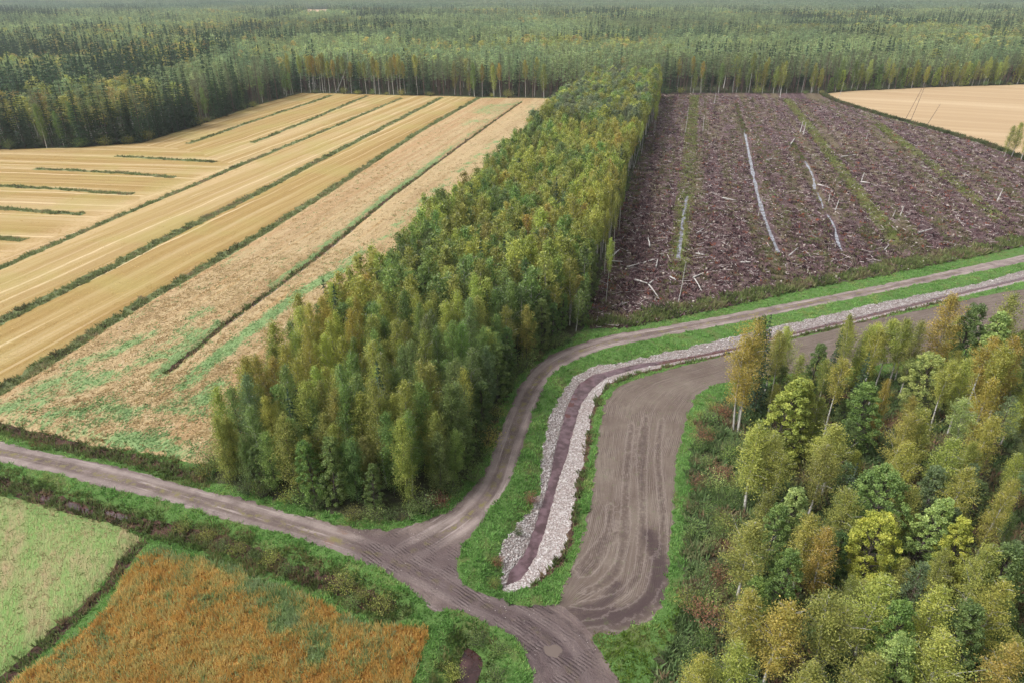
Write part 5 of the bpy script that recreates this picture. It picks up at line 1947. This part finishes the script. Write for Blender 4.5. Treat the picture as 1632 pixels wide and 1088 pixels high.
for s_ in STUMPS:
    snag_px(*s_[:5], s_[5])
POLES = [(1081, 482, 7.0, 5, .09, 'thin pale sapling stem standing at the near drain end'), (1208, 345, 4.2, 3, .08, 'thin pale sapling stem left of the long white drain'),
         (1092, 212, 8.5, 1, .11, 'thin bare pole at the far left green strip'), (1010, 268, 5.5, 6, .10, 'thin bare stem between the stand and the clear-cut'),
         (948, 415, 8.0, 2, .09, 'thin bare stem at the near left margin of the clear-cut'), (1336, 158, 7.0, 3, .1, 'thin bare pole at the far corner of the right field')]
for s_ in POLES:
    snag_px(*s_[:5], s_[5], 'sapling_stem', 'sapling', 3)
# spindly leaning pines standing out against the right field
snag_px(1441, 194, 13.5, 17, .09, 'left one of two spindly leaning trees before the pale field', 'spindly_tree', 'thin tree', 16, 'pine')
snag_px(1450, 196, 13.5, 10, .09, 'right one of two spindly leaning trees before the pale field', 'spindly_tree', 'thin tree', 16, 'pine')
snag_px(1475, 203, 8.0, 14, .09, 'short spindly leaning tree right of the crossed pair', 'spindly_tree', 'thin tree', 5, 'grey')
# birch clump at the right border between field and clear-cut
for (px, py, h, c, w, lab) in [(1600, 250, 9.5, C_OLIVE, .9, 'leaning white-stemmed birch of the clump at the pale field'), (1612, 250, 10, C_YG, 1.15, 'fullest birch of the clump at the pale field'),
                               (1627, 255, 8.5, C_GOLD, 1.0, 'rightmost birch of the clump at the pale field')]:
    x, y = G(px, py)
    tree('tall_birch_tree', 'birch', PB, x, y, h, jc(c, .05), lab, w, group='birch clump at the pale field')
# saplings along the clear-cut side of the stand
ce2 = resample(GL([(955, 480), (975, 400), (1003, 300), (1035, 215), (1050, 165)]), False, k=0, smin=6, smax=6)
for k, p in enumerate(ce2):
    if rng.random() < .3:
        continue
    c = [C_GOLD, C_OLIVE, C_YG][rng.integers(3)]
    tree('tall_birch_tree', 'birch', PBH, p[0] + rng.normal(0, .8), p[1] + rng.normal(0, 1), rng.uniform(8, 13), jc(c), '%s slender birch standing free beside the stand at the clear-cut, %s one up' % (CW[c], word_n(k + 1, True)), .6, group='slender birches at the clear-cut edge')

# fallen logs traced on the clear-cut (two ends in the photograph)
LOGS = [((972, 414), (987, 400), .2, 'grey log lying askew near the golden trees'), ((973, 419), (992, 421), .12, 'pale log lying flat below the askew grey log'), ((999, 430), (1020, 421), .14, 'pale log rising to the right near the left margin'),
        ((1026, 421), (1043, 419), .14, 'pale log end to end with the rising log'), ((1045, 428), (1048, 417), .14, 'short upright-looking pale log beside two logs'), ((1012, 449), (1032, 460), .18, 'thick yellowish log at the near left of the clear-cut'),
        ((1033, 461), (1050, 476), .13, 'slanting grey log below the thick yellowish log'), ((1034, 458), (1041, 452), .16, 'short white log beside the thick yellowish log'), ((1067, 443), (1077, 452), .14, 'pale log lying left of the near drain end'),
        ((1104, 445), (1121, 441), .16, 'white log right of the near drain end'), ((1106, 447), (1118, 470), .12, 'long grey log running toward the road'), ((1109, 406), (1123, 409), .13, 'pale log right of the near drain'),
        ((1110, 376), (1122, 366), .14, 'white log slanting right above the pale one'), ((1150, 320), (1172, 323), .16, 'long white log left of the straight drain'), ((1180, 420), (1196, 422), .13, 'white log under the end of the straight drain'),
        ((1257, 410), (1272, 396), .15, 'grey log slanting beside the straight drain end'), ((1221, 257), (1231, 255), .2, 'white log between the two pale drains'), ((1258, 231), (1268, 222), .22, 'short white log above the winding drain'),
        ((1462, 376), (1484, 370), .17, 'long pale log near the road at the right'), ((1408, 404), (1416, 394), .12, 'short pale log by the near end of the green strip'), ((1035, 397), (1033, 381), .16, 'white log standing out near the left green strip'),
        ((1303, 296), (1322, 302), .2, 'white log lying across the winding drain'), ((1372, 291), (1386, 295), .2, 'pale log below the lone white stump'), ((1340, 251), (1364, 248), .18, 'long white log between the two right green strips')]
for (a, b, r, lab) in LOGS:
    A_, B_ = G(*a), G(*b)
    ln_ = np.linalg.norm(B_ - A_)
    if ln_ > 7:
        m_ = (A_ + B_) / 2
        A_, B_ = m_ + (A_ - m_) * 7 / ln_, m_ + (B_ - m_) * 7 / ln_
    za, zb = gh(*A_) + .35, gh(*B_) + .4
    snag('fallen_log', 'log', (A_[0], A_[1], za), (B_[0], B_[1], zb), r, lab, 'birch', 2, None)


# ---- stuff woods through geometry nodes
def far_mesh(name, fn, bark, **kw):
    cr, tr = fn(**kw)
    nv = len(cr[0])
    V = np.vstack([cr[0], tr[0]])
    ti = np.concatenate([cr[2], np.full(len(tr[0]), .5)])
    F = np.vstack([cr[1], tr[1] + nv])
    mi = np.concatenate([np.zeros(len(cr[1]), int), np.ones(len(tr[1]), int)])
    return new_mesh(name, V, F, {'tint': ti}, [MLI, MB[bark]], mi)


def scatter(name, label, meshes, P, Z, H, W, cols, idx):
    n = len(P)
    me = bpy.data.meshes.new(name)
    me.vertices.add(n)
    me.vertices.foreach_set('co', np.column_stack([P, Z]).astype(np.float32).ravel())
    a = me.attributes.new('rotv', 'FLOAT_VECTOR', 'POINT')
    a.data.foreach_set('vector', np.column_stack([rng.normal(0, .02, n), rng.normal(0, .02, n), rng.uniform(0, 6.28, n)]).astype(np.float32).ravel())
    a = me.attributes.new('sclv', 'FLOAT_VECTOR', 'POINT')
    a.data.foreach_set('vector', np.column_stack([W, W, H]).astype(np.float32).ravel())
    a = me.attributes.new('icol', 'FLOAT_COLOR', 'POINT')
    a.data.foreach_set('color', np.column_stack([cols, np.ones(n)]).astype(np.float32).ravel())
    a = me.attributes.new('pidx', 'INT', 'POINT')
    a.data.foreach_set('value', np.asarray(idx, np.int32))
    o = link(name, me, kind='stuff', label=label)
    ng = bpy.data.node_groups.new(name, 'GeometryNodeTree')
    ng.interface.new_socket('Geometry', in_out='INPUT', socket_type='NodeSocketGeometry')
    ng.interface.new_socket('Geometry', in_out='OUTPUT', socket_type='NodeSocketGeometry')
    gi, go = ng.nodes.new('NodeGroupInput'), ng.nodes.new('NodeGroupOutput')
    ip = ng.nodes.new('GeometryNodeInstanceOnPoints')
    jn = ng.nodes.new('GeometryNodeJoinGeometry')
    for m in meshes[::-1]:
        po = bpy.data.objects.new(m.name, m)
        oi = ng.nodes.new('GeometryNodeObjectInfo')
        oi.inputs['Object'].default_value = po
        oi.inputs['As Instance'].default_value = True
        ng.links.new(oi.outputs['Geometry'], jn.inputs[0])
    ng.links.new(gi.outputs[0], ip.inputs['Points'])
    ng.links.new(jn.outputs[0], ip.inputs['Instance'])
    ip.inputs['Pick Instance'].default_value = True

    def na(nm, typ):
        nd = ng.nodes.new('GeometryNodeInputNamedAttribute')
        nd.data_type = typ
        nd.inputs[0].default_value = nm
        return nd.outputs[0]
    ng.links.new(na('pidx', 'INT'), ip.inputs['Instance Index'])
    ng.links.new(na('rotv', 'FLOAT_VECTOR'), ip.inputs['Rotation'])
    ng.links.new(na('sclv', 'FLOAT_VECTOR'), ip.inputs['Scale'])
    ng.links.new(ip.outputs[0], go.inputs[0])
    md = o.modifiers.new('scatter', 'NODES')
    md.node_group = ng
    return o


mB = [far_mesh('wood_birch', birch, 'birch', H=12., R=1.75, base=.3, nb=60, per=32, leaf=.3) for _ in range(6)]
mBh = [far_mesh('wood_high_birch', birch, 'birch', H=12., R=1.5, base=.5, nb=50, per=30, leaf=.3) for _ in range(3)]
s = np.array([(a[0], a[1], a[2], a[3]) for a in stuffC if a[6] != 'x'])
cc = np.array([a[4] for a in stuffC])
hi_ = np.array([a[5] for a in stuffC])
ix = np.where(hi_ == 1, 6 + rng.integers(0, 3, len(s)), rng.integers(0, 6, len(s)))
scatter('birch_stand', 'remaining green and golden birches of the long central stand', mB + mBh, s[:, :2], height(s[:, :2]) - .05, s[:, 2] / 12, (s[:, 2] / 12) ** .6 * s[:, 3], cc, ix)

mS = [far_mesh('wood_spruce', spruce, 'grey', H=16., R=2.4, levels=15, nbr=7, per=7, leaf=.75) for _ in range(4)]
mP = [far_mesh('wood_pine', pine, 'pine', H=16., R=2.1, base=.34, nc=26, per=20, leaf=.55) for _ in range(5)]
mF = [far_mesh('wood_far_birch', birch, 'birch', H=14., R=2.0, base=.4, nb=36, per=14, leaf=.55, limbs=False) for _ in range(4)]
g1 = grid_pts(-420, 560, 150, 620, 4.9)
g1 = g1 + rng.uniform(-.35, .35, g1.shape) * 4.9
g1 = g1[(np.abs(g1[:, 0]) < g1[:, 1] * .82 + 25) & (g1[:, 1] < 620)]
g2 = grid_pts(-1000, 1000, 620, 1250, 5.0)
g2 = g2 + rng.uniform(-.3, .3, g2.shape) * 5
g2 = g2[(np.abs(g2[:, 0]) < g2[:, 1] * .80 + 25)]
FP = np.vstack([g1, g2])
FP = FP[inside(FP, farforest_poly) & ~inside(FP, pale_clear)]
dEd = d_poly(FP, FE)
eo = np.array(edge_occ)
kp = dEd > 1.2
near = kp & (dEd < 9)
idn = np.where(near)[0]
for i_ in idn:
    if np.min((eo[:, 0] - FP[i_, 0]) ** 2 + (eo[:, 1] - FP[i_, 1]) ** 2) < 3.0 ** 2:
        kp[i_] = False
FP = FP[kp]
dEd = dEd[kp]
sp = vnoise(FP, 60, 40) + .6 * vnoise(FP, 20, 41) + rng.normal(0, .35, len(FP))
bi = vnoise(FP, 90, 45) + .5 * vnoise(FP, 28, 46) + rng.normal(0, .45, len(FP))
lb = np.clip((-FP[:, 0] - 60) / 200, 0, 1) * np.clip((700 - FP[:, 1]) / 400, 0, 1)     # darker spruce on the left
kind = np.where(bi > .62, 2, np.where(sp + lb * 1.1 > .55, 0, 1))
clr = (vnoise(FP, 45, 50) > .86)
FP, kind, dEd = FP[~clr], kind[~clr], dEd[~clr]
n = len(FP)
print('far trees', n, np.bincount(kind))
zF = height(FP)


def cols_of(k, n, Pk):
    if k == 0:
        c = palette(n, [(.05, .09, .05), (.07, .12, .065), (.095, .15, .08)])
    elif k == 1:
        c = palette(n, [(.18, .26, .13), (.23, .315, .15), (.29, .35, .15), (.235, .325, .155)], P=np.column_stack([Pk, np.zeros(n)]), sc=50, seed=60)
    else:
        c = palette(n, [(.24, .30, .10), (.31, .34, .10), (.38, .36, .11), (.36, .29, .11)])
    return c * rng.uniform(.72, 1.25, (n, 1)) * (1 + .22 * vnoise(Pk, 110, 63) + .15 * vnoise(Pk, 30, 64))[:, None]


for k, nm, lab, ms, h0, lo, hi2 in ((0, 'spruce_forest', 'dark spruces of the forest stretching to the horizon', mS, 16., 14, 21.5), (1, 'pine_forest', 'grey-green pines of the forest stretching to the horizon', mP, 16., 12.5, 17),
                                   (2, 'birch_forest', 'yellowish birches scattered in the forest beyond the fields', mF, 14., 11, 15.5)):
    m = kind == k
    H_ = rng.uniform(lo, hi2, m.sum()) + 2.6 * vnoise(FP[m], 75, 61) + 1.2 * vnoise(FP[m], 18, 62)
    H_ = np.maximum(H_, 7) * (.82 + .18 * np.clip(dEd[m] / 8, 0, 1)) if k else H_
    scatter(nm, lab, ms, FP[m], zF[m] - .1, H_ / h0, (H_ / h0) ** .5 * rng.uniform(1.15, 1.75, m.sum()) * (.78 if k == 0 else 1.0), cols_of(k, m.sum(), FP[m]), rng.integers(0, len(ms), m.sum()))


# distant patches of wood: clusters of simple crowns
def patch_mesh():
    Vs, Fs, Ts, o = [], [], [], 0
    for i in range(16):
        a, r = i * 2.399, 9.5 * math.sqrt((i + .5) / 16)
        H = rng.uniform(11, 16)
        if rng.random() < .7:
            (v, f, t), _ = pine(H=H, R=2.4, base=.3, nc=9, per=6, leaf=1.5)
        else:
            (v, f, t), _ = spruce(H=H + 1, R=2.3, levels=7, nbr=5, per=2, leaf=1.6)
        v = v + [math.cos(a) * r + rng.normal(0, .8), math.sin(a) * r + rng.normal(0, .8), 0]
        Vs.append(v); Fs.append(f + o); Ts.append(np.clip(t * .7 + rng.uniform(-.1, .35), 0, 1)); o += len(v)
    return new_mesh('distant_wood', np.vstack(Vs), np.vstack(Fs), {'tint': np.concatenate(Ts)}, [MLI])


mD = [patch_mesh() for _ in range(6)]
g3 = grid_pts(-2600, 2600, 1250, 3000, 17)
g4 = grid_pts(-5200, 5200, 3000, 6200, 27)
DPt = np.vstack([g3, g4])
DPt = DPt + rng.uniform(-4, 4, DPt.shape)
DPt = DPt[(np.abs(DPt[:, 0]) < DPt[:, 1] * .80 + 30)]
dp = d_poly(DPt, pale_clear, True)
DPt = DPt[~inside(DPt, pale_clear) & (dp > 8)]
n = len(DPt)
sc_ = np.where(DPt[:, 1] > 3000, 1.5, 1.0) * rng.uniform(.85, 1.15, n)
cD = palette(n, [(.13, .20, .115), (.18, .26, .145), (.23, .30, .16), (.30, .34, .17)], P=np.column_stack([DPt, np.zeros(n)]), sc=220, seed=70)
dark = DPt[:, 1] > 2300
cD[dark] = palette(dark.sum(), [(.03, .05, .035), (.045, .07, .045), (.06, .09, .05)])
print('distant patches', n)
scatter('distant_forest', 'bluish forest covering the distant hills', mD, DPt, height(DPt) - .2, np.where(DPt[:, 1] > 3000, 1.15, 1.0) * rng.uniform(.85, 1.1, n), sc_, cD, rng.integers(0, len(mD), n))

# ------------------------------------------------------------------ haze
hz = NT('haze_air')
pv = hz.n('ShaderNodeVolumePrincipled')
pv.inputs['Color'].default_value = (.80, .86, .93, 1)
pv.inputs['Density'].default_value = HAZE
pv.inputs['Anisotropy'].default_value = .2
hz.l(pv.outputs[0], hz.out.inputs['Volume'])
X0, X1, Y0, Y1, Z0, Z1 = -9700, 9700, -300, 9700, -6, 175
V = np.array([(x, y, z) for x in (X0, X1) for y in (Y0, Y1) for z in (Z0, Z1)], float)
F = np.array([(0, 1, 3, 2), (4, 6, 7, 5), (0, 4, 5, 1), (2, 3, 7, 6), (0, 2, 6, 4), (1, 5, 7, 3)], np.int32)
link('haze', new_mesh('haze', V, F, None, [hz.m]), kind='stuff', label='thin bluish air haze over the far forest')
